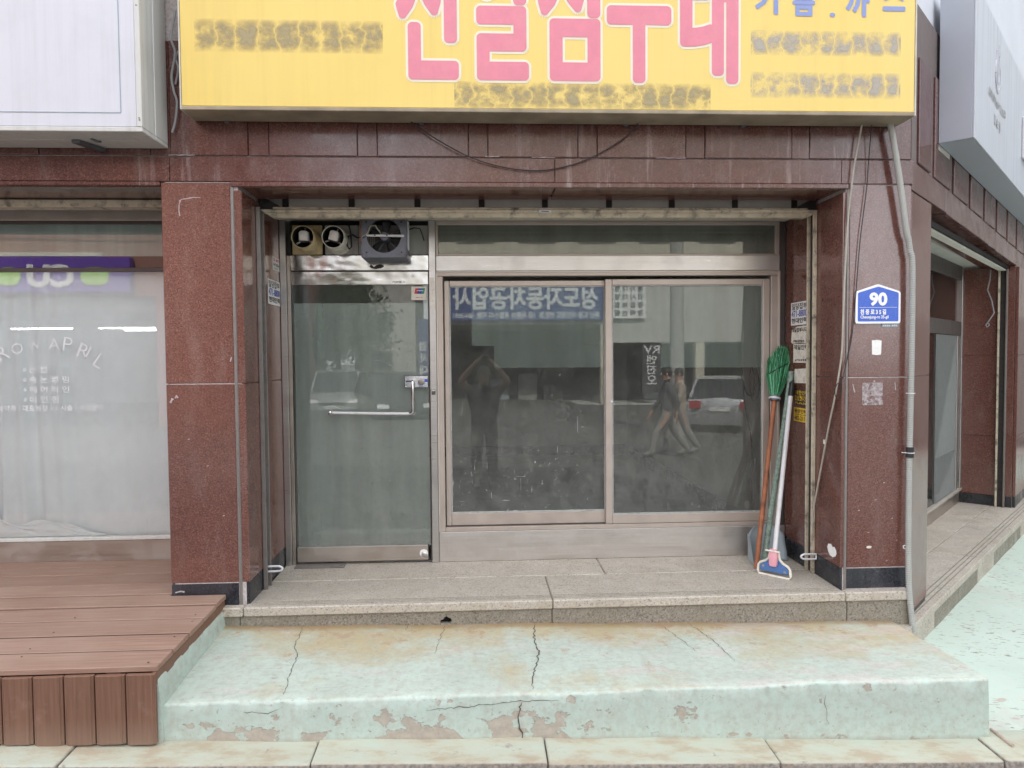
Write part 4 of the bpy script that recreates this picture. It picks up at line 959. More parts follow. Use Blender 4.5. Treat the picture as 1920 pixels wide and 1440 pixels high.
# ---- extractor fans above the door
def duct_fan(name, label, cx, plate_x0, plate_x1, mp, mc, tilt, z=2.137):
    f = thing(name, label, 'exhaust fan', (cx, .75, 2.05), 'duct fans above the door')
    box('plate', mp, f, plate_x0, plate_x1, .742, .756, 2.055, 2.246, .004)
    for k in range(5): box('rib', mp, f, plate_x0+.006, plate_x1-.006, .738, .7415, 2.070+.036*k, 2.074+.036*k, 0)
    ro, ri = .0705, .066
    MB().lathe([(ri-.0005,-.011),(ri-.0005,-.193)], (cx,.742,z), 'y', 32).build('inner_lining', M['dark_steel'], f, smooth=True)
    MB().lathe([(ri+.0005,-.193),(ri+.002,-.2),(ro,-.2),(ro+.001,-.19),(ro+.004,-.02),(ro+.012,-.004),(ro+.014,0)], (cx,.742,z), 'y', 32).build('duct', mc, f, smooth=True)
    MB().lathe([(ri,-.012),(.0005,-.012)], (cx,.742,z), 'y', 24).build('dark_backing', M['dark_gap'], f)
    mt = MB(); c, s = math.cos(tilt), math.sin(tilt)
    for (a, b, w, h) in ((0, .012, .031, .034),):
        pts = [(-w,-h),(w,-h),(w*1.0,h*.7),(w*.5,h),(-w*.5,h),(-w,h*.7)]
        mt.prism([(cx+p*c-q*s, z+b+p*s+q*c) for p, q in pts], 'y', .565, .66)
    mt.build('motor', M['fan_motor'], f, .005, smooth=True)
    for a in (R(210), R(330), R(90)):
        MB().tube([(cx+.022*math.cos(a+tilt), .62, z+.022*math.sin(a+tilt)), (cx+.066*math.cos(a+tilt), .62, z+.066*math.sin(a+tilt))], .006, 6).build('arm', M['fan_motor'], f)
    bb = MB()
    for k in range(4):
        a = k*math.pi/2+.4; bb.hexa([(cx+.018*math.cos(a),.70,z+.018*math.sin(a)),(cx+.06*math.cos(a-.35),.705,z+.06*math.sin(a-.35)),(cx+.06*math.cos(a+.35),.69,z+.06*math.sin(a+.35)),(cx+.018*math.cos(a+.3),.695,z+.018*math.sin(a+.3)),
                                     (cx+.018*math.cos(a),.702,z+.018*math.sin(a)),(cx+.06*math.cos(a-.35),.707,z+.06*math.sin(a-.35)),(cx+.06*math.cos(a+.35),.692,z+.06*math.sin(a+.35)),(cx+.018*math.cos(a+.3),.697,z+.018*math.sin(a+.3))])
    bb.build('blades', M['fan_blade'], f)
    return f
duct_fan('duct_fan', 'yellowed round duct fan at the left end above the door', -1.082, -1.197, -1.003, M['fan_yellowed'], M['fan_yellowed'], 0.0)
duct_fan('duct_fan', 'cream round duct fan between the yellowed fan and the square fan', -.893, -.985, -.768, M['fan_plate_grey'], M['fan_cream'], -.25)
# third opening: round grille with wires, half hidden behind the square fan
gr = thing('vent_grille', 'grey plate with round slotted vent behind the square fan', 'vent', (-.69, .75, 2.05))
box('plate', M['fan_plate_grey'], gr, -.766, -.445, .744, .757, 2.055, 2.246, .003)
for k in range(7):
    dx = -.036+.012*k; hh = math.sqrt(max(0, .058**2-dx*dx)); box('slat', M['fan_cream'], gr, -.70+dx-.003, -.70+dx+.003, .736, .7435, 2.14-hh, 2.14+hh, 0)
MB().lathe([(.062,0),(.062,-.008),(.055,-.008),(.055,0)], (-.70,.744,2.14), 'y', 24).build('ring', M['fan_plate_grey'], gr, smooth=True)
tag(MB().tube([(-.82,.70,2.24),(-.80,.66,2.16),(-.795,.64,2.09),(-.81,.64,2.075),(-.825,.65,2.10),(-.82,.66,2.16),(-.79,.67,2.17),(-.75,.60,2.14),(-.70,.54,2.135)], .0055, 6).build('loose_cable', M['cable_dark'], smooth=True), 'tangled black wire hanging between the extractor fans', 'cable')
sf = thing('square_fan', 'square grey axial fan with dark blades above the door', 'exhaust fan', (-.577, .55, 2.0))
x0, x1, z0, z1, cx, cz, rr_ = -.717, -.437, 2.012, 2.262, -.577, 2.147, .108
fm = MB(); n = 32
o_, i_ = [], []
for k in range(n):
    a = 2*math.pi*k/n; dx, dz = math.cos(a), math.sin(a); t = min((x1-cx)/abs(dx) if abs(dx) > 1e-6 else 9, ((z1-cz) if dz > 0 else (cz-z0))/abs(dz) if abs(dz) > 1e-6 else 9)
    o_.append((cx+dx*t, cz+dz*t)); i_.append((cx+dx*rr_, cz+dz*rr_))
vs_ = [(a, .555, b) for a, b in o_]+[(a, .555, b) for a, b in i_]+[(a, .600, b) for a, b in i_]+[(a, .60, b) for a, b in o_]
fs_ = []
for k in range(n):
    k2 = (k+1) % n; fs_ += [(k, k2, n+k2, n+k), (n+k, n+k2, 2*n+k2, 2*n+k)]
fm.add(vs_, fs_).build('frame', M['fan_steel'], sf)
for a in ((x0-.002, x0+.001, z0, z1), (x1-.001, x1+.002, z0, z1)): box('flange', M['fan_steel'], sf, a[0], a[1], .551, .735, a[2], a[3], 0)
box('flange', M['fan_steel'], sf, x0, x1, .551, .735, z0-.003, z0, 0)
box('rust_lip', M['broom_handle'], sf, x0-.012, x0-.004, .56, .60, z0+.09, z1, .001); box('rust_lip', M['pole_white'], sf, x1+.003, x1+.012, .60, .64, z0+.05, z1-.02, .001)
for k in range(5):
    a = R(-60+72*k); b = MB(); rows_ = []
    for i in range(7):
        r = .028+.076*i/6; w = R(24+8*math.sin(i/6*math.pi)); row = []
        for j in range(5):
            q = a+w*(j/4-.5)*2*.62; row.append((cx+r*math.cos(q), .632-.030*(j/4-.5)*(.5+i/12), cz+r*math.sin(q)))
        rows_.append(row)
    b.grid(rows_); bl_ = b.build('blade', M['fan_blade'], sf, smooth=True, flat_angle=179)
    md = bl_.modifiers.new('thick', 'SOLIDIFY'); md.thickness = .003
MB().lathe([(.0005,-.05),(.026,-.048),(.034,-.036),(.036,.0),(.034,.03),(.0005,.03)], (cx,.62,cz), 'y', 20).build('hub', M['fan_steel'], sf, smooth=True)
MB().hexa([(x0+.03,.545,cz-.007),(x1-.012,.545,cz-.011),(x1-.012,.55,cz-.011),(x0+.03,.55,cz-.007),(x0+.03,.545,cz+.006),(x1-.012,.545,cz+.004),(x1-.012,.55,cz+.004),(x0+.03,.55,cz+.006)]).build('motor_bar', M['pole_white'], sf, .002)
for dx in (-.055, .02): MB().lathe([(.005,0),(.004,-.004),(.0003,-.004)], (cx+dx,.545,cz), 'y', 8).build('screw', M['dark_steel'], sf)
MB().tube([(x0-.02,.60,cz-.03),(x0+.01,.54,cz-.008),(x0+.04,.535,cz+.01),(x0+.06,.53,cz+.055),(x0+.09,.53,cz+.06),(x0+.105,.54,cz+.035),(x0+.12,.57,cz+.015)], .004, 6).build('wire', M['cable_beige'], sf, smooth=True)
for px_, pz_ in ((.03,.03),(.03,.22),(.25,.03),(.25,.22)): MB().lathe([(.006,0),(.005,-.003),(.0003,-.003)], (x0+px_,.554,z0+pz_), 'y', 8).build('screw', M['dark_steel'], sf)
MB().tube([(-.44,.74,2.215),(-.40,.70,2.222),(-.362,.70,2.218),(-.35,.705,2.19),(-.335,.71,2.14)], .0045, 6).build('wire', M['cable_dark'], sf)
pn = box('transom_panel', M['film_transom'], bld, -.442, -.312, .752, .757, 2.055, 2.246, 0)
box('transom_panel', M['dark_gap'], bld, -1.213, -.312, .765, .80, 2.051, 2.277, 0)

# ---- stickers
def sticker(label, O, ex, W, H, paper, lines, skew=0.0, group='adhesive stickers on the jambs', torn=None):
    """lines: (text, ink, x0, y0, w, h) in fractions of the sheet"""
    O, ex = Vector(O), Vector(ex); ez = Vector((0,0,1)); nn = ex.cross(ez)
    t = thing('sticker', label, 'sticker', tuple(O), group)
    mb = MB(); P_ = torn or [(0,0),(1,0),(1,1),(0,1)]
    a = [O+ex*(u*W)+ez*(v*H+skew*u*W)+nn*.0006 for u, v in P_]; b = [p+nn*.0006 for p in a]; n = len(a)
    mb.add([tuple(p) for p in a]+[tuple(p) for p in b], [tuple(range(n))[::-1], tuple(range(n, 2*n))]+[(i, (i+1) % n, n+(i+1) % n, n+i) for i in range(n)])
    mb.build('sheet', paper, t)
    for li, (body, ink, x0, y0, w, h) in enumerate(lines):
        o2 = O+ex*(x0*W)+ez*(y0*H+skew*x0*W)+nn*(.0014+.0003*li); m2 = MB()
        e2 = (ex+ez*skew)
        if body is None: scribble_into(m2, o2, e2, ez, w*W, h*H, 7, hash((x0, y0)) % 97, .0003, .2)
        else: text_into(m2, body, o2, e2, ez, w*W, h*H, .0003, 0, dil=.0011)
        m2.build('print', ink, t, fix=False)
    return t
KB, BL, RD, PW = M['ink_black'], M['ink_blue'], M['ink_red'], M['paper_white']
LJ, RJ = (0, 1, 0), (0, -1, 0)
sticker('small white sticker with red print, upper left jamb', (-1.2795, .575, 1.938), LJ, .150, .085, PW, [(None, RD, .1, .62, .8, .28), (None, KB, .08, .30, .84, .26), (None, M['cable_grey'], .1, .08, .8, .14)])
sticker('white job agency sticker with blue number on the left jamb', (-1.2795, .462, 1.715), LJ, .265, .155, PW, [('일당잡부', KB, .06, .68, .88, .27), ('471-8800', BL, .05, .36, .9, .28), ('현대인력', KB, .06, .09, .88, .22)])
sticker('white job agency sticker with blue number on the right jamb', (2.1075, .668, 1.567), RJ, .245, .150, PW, [('일당잡부', KB, .06, .68, .88, .27), ('471-8800', BL, .05, .36, .9, .28), ('현대인력', KB, .06, .09, .88, .22)], skew=.0)
sticker('torn cream sticker directly under the blue number sticker on the right jamb', (2.1075, .665, 1.445), RJ, .255, .115, M['paper_torn'], [('8일잡부시대', KB, .1, .66, .8, .24), (None, KB, .15, .05, .6, .18)], torn=[(0,.1),(.08,0),(.5,.05),(.86,.0),(.97,.3),(1,.95),(.7,1),(.3,.96),(.05,.8)])
sticker('stained white sticker with black print below the torn one on the right jamb', (2.1075, .630, 1.320), RJ, .230, .122, M['paper_torn'], [('제일인력', KB, .05, .70, .85, .26), (None, KB, .12, .08, .84, .12)])
sticker('faded rust-stained blank sticker remnant on the right jamb', (2.1075, .624, 1.185), RJ, .20, .100, M['paper_torn'], [], torn=[(.02,.0),(.9,.04),(1,.5),(.93,1),(.1,.93),(0,.5)])
sticker('black and yellow job agency sticker ending 2506 on the right jamb', (2.1075, .600, 1.040), RJ, .195, .104, M['paper_yellow'], [('■', KB, .0, .64, 1, .36), ('대한인력', M['paper_yellow'], .06, .69, .88, .26), ('■', KB, .0, .0, 1, .30), ('476-2506', KB, .04, .34, .92, .28), (None, M['paper_yellow'], .05, .07, .9, .16)])
sticker('orange job agency sticker ending 2111, lowest on the right jamb', (2.1075, .616, .935), RJ, .19, .090, M['paper_yellow'], [('동양인력', KB, .08, .62, .84, .28), (None, KB, .08, .46, .84, .10), ('482-2111', KB, .06, .10, .88, .30)])
sticker('small blank white paper stuck below the address plate', (2.282, -.0005, 1.366), EX, .058, .088, PW, [], torn=[(.04,.05),(.5,.0),(.94,.03),(.97,.2),(1,.95),(.6,1),(0,.97)], group='papers on the right pillar')
sticker('white oval glue patch low on the right jamb', (2.1075, .152, .165), RJ, .11, .075, PW, [], torn=[(.1,.3),(.3,.05),(.6,.0),(.9,.2),(1,.45),(.95,.7),(.75,.9),(.6,.8),(.4,1),(.1,.9),(0,.6)], group='glue remains')
sticker('cream paper scrap low on the right pillar', (2.262, -.0005, .238), EX, .032, .016, M['mop_cream'], [], torn=[(0,.3),(.3,0),(.9,.1),(1,.8),(.5,1),(.1,.8)], group='papers on the right pillar')
# old paste square with specks
rs = thing('paste_patch', 'square of old whitish paste under the blank paper on the pillar', 'paste', (2.29, 0, 1.14))
box('paste_square', M['paste'], rs, 2.229, 2.351, -.0010, -.0003, 1.077, 1.207, 0)
for (x, z, w, h, q) in ((2.178, 1.175, .007, .05, .25), (2.425, 1.185, .006, .045, .1), (2.30, 1.215, .012, .012, 0)):
    MB().add([(x+dx*math.cos(q)-dz*math.sin(q), -.0011, z+dx*math.sin(q)+dz*math.cos(q)) for dx, dz in ((-w/2,-h/2),(w/2,-h/2),(w/2*.6,h/2),(-w/2*.6,h/2))], [(0,1,2,3)]).build('smear', M['residue'], rs, fix=False)
# card logo sticker on the door glass
cs = thing('sticker', 'card payment sticker with red blue green logo on door glass', 'sticker', (-.375, .756, 1.76), 'stickers on the door')
MB().box(-.427, -.326, .7545, .7562, 1.756, 1.845).build('sheet', M['mop_cream'], cs, .004, seg=3)
for i, mt_ in enumerate(('ink_red', 'ink_blue', 'logo_green')):
    if mt_ not in M: plain('logo_green', (.02,.22,.20), .4)
    a = -.408+.020*i; MB().add([(a, .7540, 1.797), (a+.024, .7540, 1.797), (a+.032, .7540, 1.834), (a+.008, .7540, 1.834)], [(0,1,2,3)]).build('logo_bar', M[mt_], cs, fix=False)
mb = MB(); scribble_into(mb, (-.392, .7538, 1.815), EX, EZ, .045, .007, 6, 3, .0001, .3); mb.build('print', M['plate_white'], cs, fix=False)
mb = MB(); scribble_into(mb, (-.398, .7544, 1.770), EX, EZ, .045, .006, 7, 4, .0002, .3); mb.build('print', M['ink_red'], cs, fix=False)

# ---- street number plate
ap = thing('address_plate', 'blue five-sided house number plate reading 90 with white border', 'sign', (2.31, -.004, 1.547))
def penta(x0, x1, z0, zs, zt, r=.014):
    xm = (x0+x1)/2; C_ = [(x0, z0), (x1, z0), (x1, zs), (xm, zt), (x0, zs)]; out = []
    for i, p in enumerate(C_):
        a, b = Vector(C_[i-1])-Vector(p), Vector(C_[(i+1) % 5])-Vector(p); a.normalize(); b.normalize(); p = Vector(p)
        for t in (0, .25, .5, .75, 1): q = (p+a*r*(1-t))*(1-t)+(p+b*r*t)*t if False else (p+a*r)*(1-t)**2+p*2*t*(1-t)+(p+b*r)*t**2; out.append(tuple(q))
    return out
MB().prism(penta(2.178, 2.444, 1.547, 1.731, 1.774), 'y', -.013, -.0015).build('border', M['plate_white'], ap, .002, seg=2)
MB().prism(penta(2.191, 2.431, 1.560, 1.724, 1.760, .008), 'y', -.0138, -.0125).build('field', M['plate_blue'], ap)
PWH = M['plate_white']; yp = -.0140
text('digits', PWH, ap, '90', (2.262, yp, 1.654), EX, EZ, .097, .068, .0008, dil=.0045)
box('rule', PWH, ap, 2.200, 2.422, -.0146, -.0140, 1.6395, 1.6412, 0)
text('lettering', PWH, ap, '천 중 로 3 5 길', (2.206, yp, 1.600), EX, EZ, .150, .029, .0008, dil=.0012)
text('lettering', PWH, ap, 'Cheonjung-ro 35-gil', (2.206, yp, 1.572), EX, EZ, .165, .022, .0008, dil=.0006)
tg = thing('number_strip', 'small blue grey strip under the house number plate', 'label', (2.385, -.004, 1.528)); box('strip', M['strip_bluegrey'], tg, 2.338, 2.436, -.004, -.001, 1.528, 1.5462, .001)
mb = MB(); scribble_into(mb, (2.345, -.0042, 1.532), EX, EZ, .085, .010, 8, 4, .0004, .2); mb.build('print', PWH, tg, fix=False)

# ---- corrugated conduit and cables
def smooth_path(pts, n=8):
    P_ = [Vector(p) for p in pts]; out = []
    for i in range(len(P_)-1):
        p0, p1, p2, p3 = P_[max(i-1, 0)], P_[i], P_[i+1], P_[min(i+2, len(P_)-1)]
        for k in range(n):
            t = k/n; out.append(.5*((2*p1)+(p2-p0)*t+(2*p0-5*p1+4*p2-p3)*t*t+(3*p1-p0-3*p2+p3)*t**3))
    out.append(P_[-1]); return out
cd = thing('conduit', 'grey corrugated conduit running down the building corner', 'conduit', (2.49, -.05, -.22))
pth = smooth_path([(2.336,-.06,2.70),(2.384,-.055,2.469),(2.417,-.05,2.290),(2.451,-.045,2.080),(2.468,-.04,2.02)])
MB().tube(pth, .0165, 12).build('smooth_pipe', M['conduit_grey'], cd, smooth=True)
pth = smooth_path([(2.466,-.04,2.04),(2.478,-.042,1.959),(2.491,-.045,1.868),(2.493,-.045,1.443),(2.490,-.045,1.076),(2.486,-.045,.645),(2.484,-.05,.335),(2.484,-.058,.054),(2.494,-.065,-.10),(2.508,-.07,-.235)], 16)
L = [0]
for a, b in zip(pth, pth[1:]): L.append(L[-1]+(b-a).length)
st_, rr2, d, i = [], [], 0.0, 0
while d < L[-1]:
    while L[i+1] < d: i += 1
    t = (d-L[i])/(L[i+1]-L[i]); st_.append(pth[i].lerp(pth[i+1], t)); rr2.append(.0170 if (len(st_) % 4) in (1, 2) else .0138); d += .0032
MB().tube(st_, rr2, 12).build('corrugated_pipe', M['conduit_grey'], cd, smooth=True, flat_angle=60)
MB().tube([(2.489,-.045,.835),(2.4885,-.045,.775)], .0215, 14).build('black_tape', M['black_rubber'], cd, smooth=True)
for z in (1.145, .802): MB().tube([(2.4895+.0225*math.cos(a), -.045+.0225*math.sin(a), z) for a in [k*math.pi/8 for k in range(16)]], .0025, 6, closed=True).build('cable_tie', M['white_plastic'], cd)
MB().tube([(2.467,-.05,.802),(2.435,-.055,.806)], .002, 5).build('cable_tie', M['white_plastic'], cd)
MB().tube([(2.466,-.05,.245),(2.455,-.05,.25),(2.455,-.05,.262),(2.466,-.05,.266)], .003, 5).build('cable_tie', M['white_plastic'], cd)
def cable(label, pts, r, mat, n=8):
    return tag(MB().tube(smooth_path(pts, n), r, 6).build('cable', M[mat], smooth=True), label, 'cable')
cable('beige cable running down the right edge of the entrance', [(2.19,-.05,2.70),(2.158,-.03,2.476),(2.141,-.024,2.326),(2.125,-.016,2.115),(2.113,-.012,1.812),(2.105,-.012,1.569),(2.10,-.012,1.40),(2.093,.0,1.28),(2.085,.04,1.11),(2.085,.10,.956),(2.088,.18,.741),(2.086,.24,.555),(2.083,.29,.385),(2.080,.295,.30)], .0052, 'cable_beige')
cable('thin black wire crossing the pillar above the number plate', [(2.243,-.05,2.70),(2.24,-.02,2.45),(2.235,-.015,2.326),(2.200,-.014,2.024),(2.179,-.012,1.72),(2.168,-.008,1.56),(2.156,-.006,1.446),(2.120,-.012,1.293),(2.098,-.012,1.22),(2.075,-.008,1.20),(2.066,0,1.16),(2.08,.002,1.12),(2.10,-.01,1.15),(2.098,-.014,1.22)], .0026, 'cable_dark')
box_ = tag(MB().box(2.058, 2.066, .105, .118, .84, .866).build('cable_tag', M['mop_cream'], None, .001), 'tiny cream tag on the beige cable', 'tag')
cable('black cable sagging below the yellow sign', [(-.40,-.03,2.71),(-.332,-.04,2.654),(-.202,-.04,2.568),(-.028,-.03,2.479),(.148,-.022,2.428),(.325,-.02,2.408),(.473,-.02,2.424),(.622,-.022,2.468),(.772,-.03,2.545),(.877,-.04,2.622),(.93,-.04,2.70)], .0036, 'cable_dark')
cable('white cable looping beside the white sign box', [(-1.60,-.02,3.25),(-1.615,-.05,3.10),(-1.60,-.04,3.02),(-1.625,-.03,2.90),(-1.615,-.03,2.82),(-1.60,-.03,2.76),(-1.612,-.03,2.66),(-1.63,-.03,2.60)], .006, 'cable_grey')
cable('grey cable behind the yellow sign edge', [(-1.50,-.03,3.08),(-1.56,-.04,3.05),(-1.60,-.03,3.00),(-1.59,-.03,2.94),(-1.61,-.02,2.86)], .005, 'cable_grey')
cable('black cable coil hanging inside the window', [(1.86,.90,1.31),(1.87,.90,1.20),(1.90,.90,1.10),(1.945,.90,1.10),(1.95,.90,1.22),(1.93,.90,1.30),(1.92,.90,1.18),(1.94,.90,1.06),(1.99,.90,1.12),(1.97,.90,1.28)], .006, 'cable_dark')
cable('black cable running down inside the window', [(1.87,.93,1.30),(1.90,.93,1.0),(1.945,.93,.75),(1.94,.93,.5),(1.97,.93,.2),(1.99,.93,.02)], .005, 'cable_dark')

# ---- broom, pole, mop, dustpan in the right corner
bm_ = thing('broom', 'upturned broom with green bristles and rusty orange handle', 'broom', (1.784, .436, 0))
b0, b1 = Vector((1.784, .436, .0)), Vector((2.000, .675, 1.075)); d = (b1-b0).normalized()
MB().tube([b0+Vector((0,0,.002)), b0.lerp(b1, .3), b0.lerp(b1, .7), b1], [.0155,.0160,.0155,.0150], 10).build('handle', M['broom_handle'], bm_, smooth=True)
MB().tube([b1-d*.01, b1+d*.022], .0330, 14).build('collar', M['fan_steel'], bm_, smooth=True)
MB().tube([b1+d*.0, b1+d*.012], .0385, 14).build('clamp_ring', M['pole_white'], bm_, smooth=True)
rq = random.Random(9); e1 = Vector((1,-.15,-.1)); e1 -= d*e1.dot(d); e1.normalize(); e2 = d.cross(e1)
plain('green_bristle_light', (.11,.42,.22), .4, var=.2, scale=60); plain('green_bristle_dark', (.005,.085,.03), .5, var=.3, scale=60)
brs = [MB(), MB(), MB()]
for i in range(640):
    a = rq.uniform(0, 6.28); q = math.sqrt(rq.random()); u, v = q*math.cos(a), q*math.sin(a)
    p0 = b1+d*.01+(e1*u+e2*v)*.028; L_ = rq.uniform(.315, .372)-.04*max(0, -u)-.02*abs(u)
    p1 = b1+d*.15+(e1*u*.062+e2*v*.044)+e1*rq.gauss(0, .006); p2 = b1+d*L_*.8+(e1*(u*.069+.004)+e2*v*.047)+e1*rq.gauss(0, .009)+e2*rq.gauss(0, .006)
    p3 = p2+d*L_*.2-e1*u*.012+e1*rq.gauss(0, .006)+e2*rq.gauss(0, .006)
    brs[rq.choice((0, 0, 1, 1, 2))].tube([p0, p1, p2, p3], [.0026, .0026, .0024, .0018], 4, caps=False)
for b_, mt_ in zip(brs, ('green_bristle', 'green_bristle_light', 'green_bristle_dark')): b_.build('bristles', M[mt_], bm_, fix=False)['kind'] = 'stuff'
MB().tube([b1+d*.21+(e1*math.cos(a)*.066+e2*math.sin(a)*.047)+d*.05*math.cos(a) for a in [k*math.pi/10 for k in range(20)]], .004, 5, closed=True).build('binding_wire', M['cable_dark'], bm_)
gp = thing('mop_pole', 'mottled grey green pole leaning beside the broom', 'pole', (1.845, .47, 0))
MB().tube([(1.843,.47,.003),(1.93,.52,.45),(2.02,.57,.9),(2.086,.615,1.262)], [.0185,.0185,.018,.017], 10).build('shaft', M['mottled_pole'], gp, smooth=True)
mp = thing('floor_squeegee', 'white handled squeegee with blue head and pink clamp', 'squeegee', (1.83, .27, 0))
w0, w1 = Vector((1.838, .285, .14)), Vector((2.058, .56, 1.10)); d = (w1-w0).normalized()
MB().tube([w0, w0.lerp(w1, .5), w1], .0145, 12).build('handle', M['pole_white'], mp, smooth=True); MB().tube([w1, w1+d*.02, w1+d*.085, w1+d*.10], [.016,.0175,.0165,.012], 12).build('grip', M['black_plastic'], mp, smooth=True)
hx = Vector((.68, -.73, 0)).normalized(); hu = Vector((.10, .20, .97)).normalized(); hn = hx.cross(hu); H0 = Vector((1.829, .266, .002))
def hpnt(u, v, t=0): return tuple(H0+hx*u+hu*v+hn*t)
outl = [(-.098,.0),(.098,.0),(.104,.018),(.100,.055),(.088,.070),(.055,.085),(.034,.105),(.026,.150),(-.026,.150),(-.034,.105),(-.055,.085),(-.088,.070),(-.100,.055),(-.104,.018)]
inn = [(-.088,.022),(.088,.022),(.092,.05),(.07,.07),(.040,.085),(.022,.14),(-.022,.14),(-.040,.085),(-.07,.07),(-.092,.05)]
mb = MB(); n = len(inn); mb.add([hpnt(u, v, .010) for u, v in inn]+[hpnt(u, v, -.006) for u, v in inn], [tuple(range(n)), tuple(range(n, 2*n))[::-1]]+[(i, (i+1) % n, n+(i+1) % n, n+i) for i in range(n)]); mb.build('head', M['mop_blue'], mp, .003)
MB().tube([hpnt(u, v, .004) for u, v in outl], .0085, 8, closed=True).build('rubber_edge', M['mop_cream'], mp, smooth=True)
mb = MB(); n = 8; pk = [(-.024,.072),(-.018,.058),(.018,.058),(.024,.072),(.027,.135),(.018,.165),(-.018,.165),(-.027,.135)]
mb.add([hpnt(u, v, .030) for u, v in pk]+[hpnt(u, v, .006) for u, v in pk], [tuple(range(n)), tuple(range(n, 2*n))[::-1]]+[(i, (i+1) % n, n+(i+1) % n, n+i) for i in range(n)]); mb.build('clamp', M['mop_pink'], mp, .005, seg=2, smooth=True)
MB().tube([hpnt(-.045, .150, .03), hpnt(.045, .150, .03)], .006, 8).build('clamp_pin', M['mop_cream'], mp, smooth=True)
for u, v in ((-.066, .052), (.07, .038)): MB().tube([hpnt(u, v, .0095), hpnt(u, v, .0125)], .008, 8).build('rivet', M['rail_steel'], mp)
dp = thing('dustpan', 'grey plastic dustpan standing upright behind the poles', 'dustpan', (1.90, .62, 0))
pn_ = []
for i in range(15):
    v = i/14; row = []; wd = .128*(1-.05*v) if v < .62 else .128*math.sqrt(max(0.02, 1-((v-.58)/.46)**2))
    for j in range(13):
        u = j/12*2-1; row.append((1.928+wd*u+.02*v, .60+.12*v+.03*(1-u*u)*(1-v*.4)-.02, .003+.215*v))
    pn_.append(row)
o = MB().grid(pn_).build('pan', M['pan_grey'], dp, smooth=True, flat_angle=179); md = o.modifiers.new('thick', 'SOLIDIFY'); md.thickness = .004
MB().hexa([(1.795,.50,.003),(1.80,.62,.003),(1.806,.625,.003),(1.80,.505,.003),(1.805,.585,.135),(1.82,.68,.17),(1.824,.685,.17),(1.81,.59,.135)]).build('side_wall', M['pan_grey'], dp)
tag(MB().tube([(2.435+.0*k, -.79-.0062*k, pz(2.435, -.79-.0062*k)+.009) for k in range(24)], [.0085 if k % 2 else .0065 for k in range(24)], 8).build('rebar_offcut', M['pan_twist'] if 'pan_twist' in M else plain('pan_twist', (.42,.34,.28), .7, dirt=((.2,.12,.08), 30, .6))), 'short twisted rod lying on the pavement by the step', 'rod')
# ================================================================= ACROSS THE STREET (seen in the glass, polished stone and steel)
BX = (-1, 0, 0)
def bsign(name, label, x0, x1, z0, z1, y, mat, lines, th=.12):
    t = thing(name, label, 'sign', ((x0+x1)/2, y, z0)); box('panel', M[mat], t, x0, x1, y-th, y, z0, z1, .01)
    for (body, ink, xr, zb, w, h, bold) in lines:
        text('lettering', M[ink], t, body, (xr, y+.004, zb), BX, EZ, w, h, .004, 0, dil=h*.035)
    return t
gr0 = -.70
ab = thing('garage_building', 'long car repair garage across the street with added upper storeys', 'building', (3, -27, gr0))
box('wall', M['render_wall'], ab, -1.6, 5.6, -32, -24.6, 2.75, 5.2, .02); box('wall', M['render_wall'], ab, 5.65, 14, -32, -24.62, 1.95, 5.2, .02)
for x in (-1.6, 5.3, 9.4, 13.6): box('pier', M['render_cream'], ab, x, x+.4, -25, -24.58, gr0, 2.74 if x < 5.6 else 1.94, .02)
box('back_wall', M['shop_dark'], ab, -1.6, 14, -32.2, -32.0, gr0, 5.2, 0); box('floor', M['room_floor'], ab, -1.6, 14, -32, -24.6, gr0, gr0+.05, 0)
box('side_wall', M['render_wall'], ab, -1.62, -1.4, -32, -25, gr0, 5.2, 0); box('side_wall', M['render_wall'], ab, 14, 14.2, -32, -24.7, gr0, 5.2, 0); box('added_storeys', M['render_cream'], ab, -1.6, 14, -32, -24.7, 5.22, 12.2, .02); box('roof', M['roof_grey'], ab, -2, 14.5, -32.5, -24.3, 12.2, 12.45, .02)  # storeys above the garage added to cut low sky light on the shopfront
for zz in (6.2, 9.2):
    for x in (0, 2.6, 5.2, 7.8, 10.4, 12.6): w_ = box('window', M['alu_dark'], ab, x-.8, x+.8, -24.72, -24.66, zz, zz+1.6, .01); box('pane', M['car_glass'], w_, x-.72, x+.72, -24.68, -24.63, zz+.08, zz+1.52, 0)  # windows of the added storeys
for i, x in enumerate((-.6, .6, 1.9, 3.1, 6.4, 7.8, 10.5)): box('stored_crate', M[('shop_dark','pan_grey','cloth_grey','dark_steel')[i % 4]], ab, x, x+.9, -28, -27.2, gr0+.05, gr0+.8+.25*(i % 3), .03)
bsign('garage_banner', 'long blue banner with white lettering on the garage across the street', -1.10, 5.40, 2.92, 4.46, -24.45, 'banner_blue',
      [('성도자동차공업사', 'banner_text', 5.15, 3.42, 6.1, .92, 0), ('최신 도장 라인완도 전문점  1급 자동차 종합수리 지정  484-3031', 'banner_text', 5.25, 3.02, 6.2, .26, .0)])
bsign('service_board', 'white board with four columns of service names', 5.82, 7.22, 2.98, 4.46, -24.45, 'car_white',
      [('폐 차 대 행', 'ink_black', 7.1, 4.12, 1.2, .24, .01), ('검 사 대 행', 'ink_black', 7.1, 3.78, 1.2, .24, .01), ('종 합 보 험', 'ink_black', 7.1, 3.44, 1.2, .24, .01), ('광 택 선 팅', 'ink_black', 7.1, 3.10, 1.2, .24, .01)])
bsign('oil_sign', 'narrow upright sign reading RV with dark lower panel', 7.05, 7.85, -.2, 1.9, -24.40, 'shop_dark', [('RV', 'car_white', 7.78, 1.5, .66, .32, .02), ('엔', 'car_white', 7.65, 1.05, .4, .36, .02), ('진', 'car_white', 7.65, .62, .4, .36, .02), ('오', 'car_white', 7.65, .19, .4, .36, .02)])
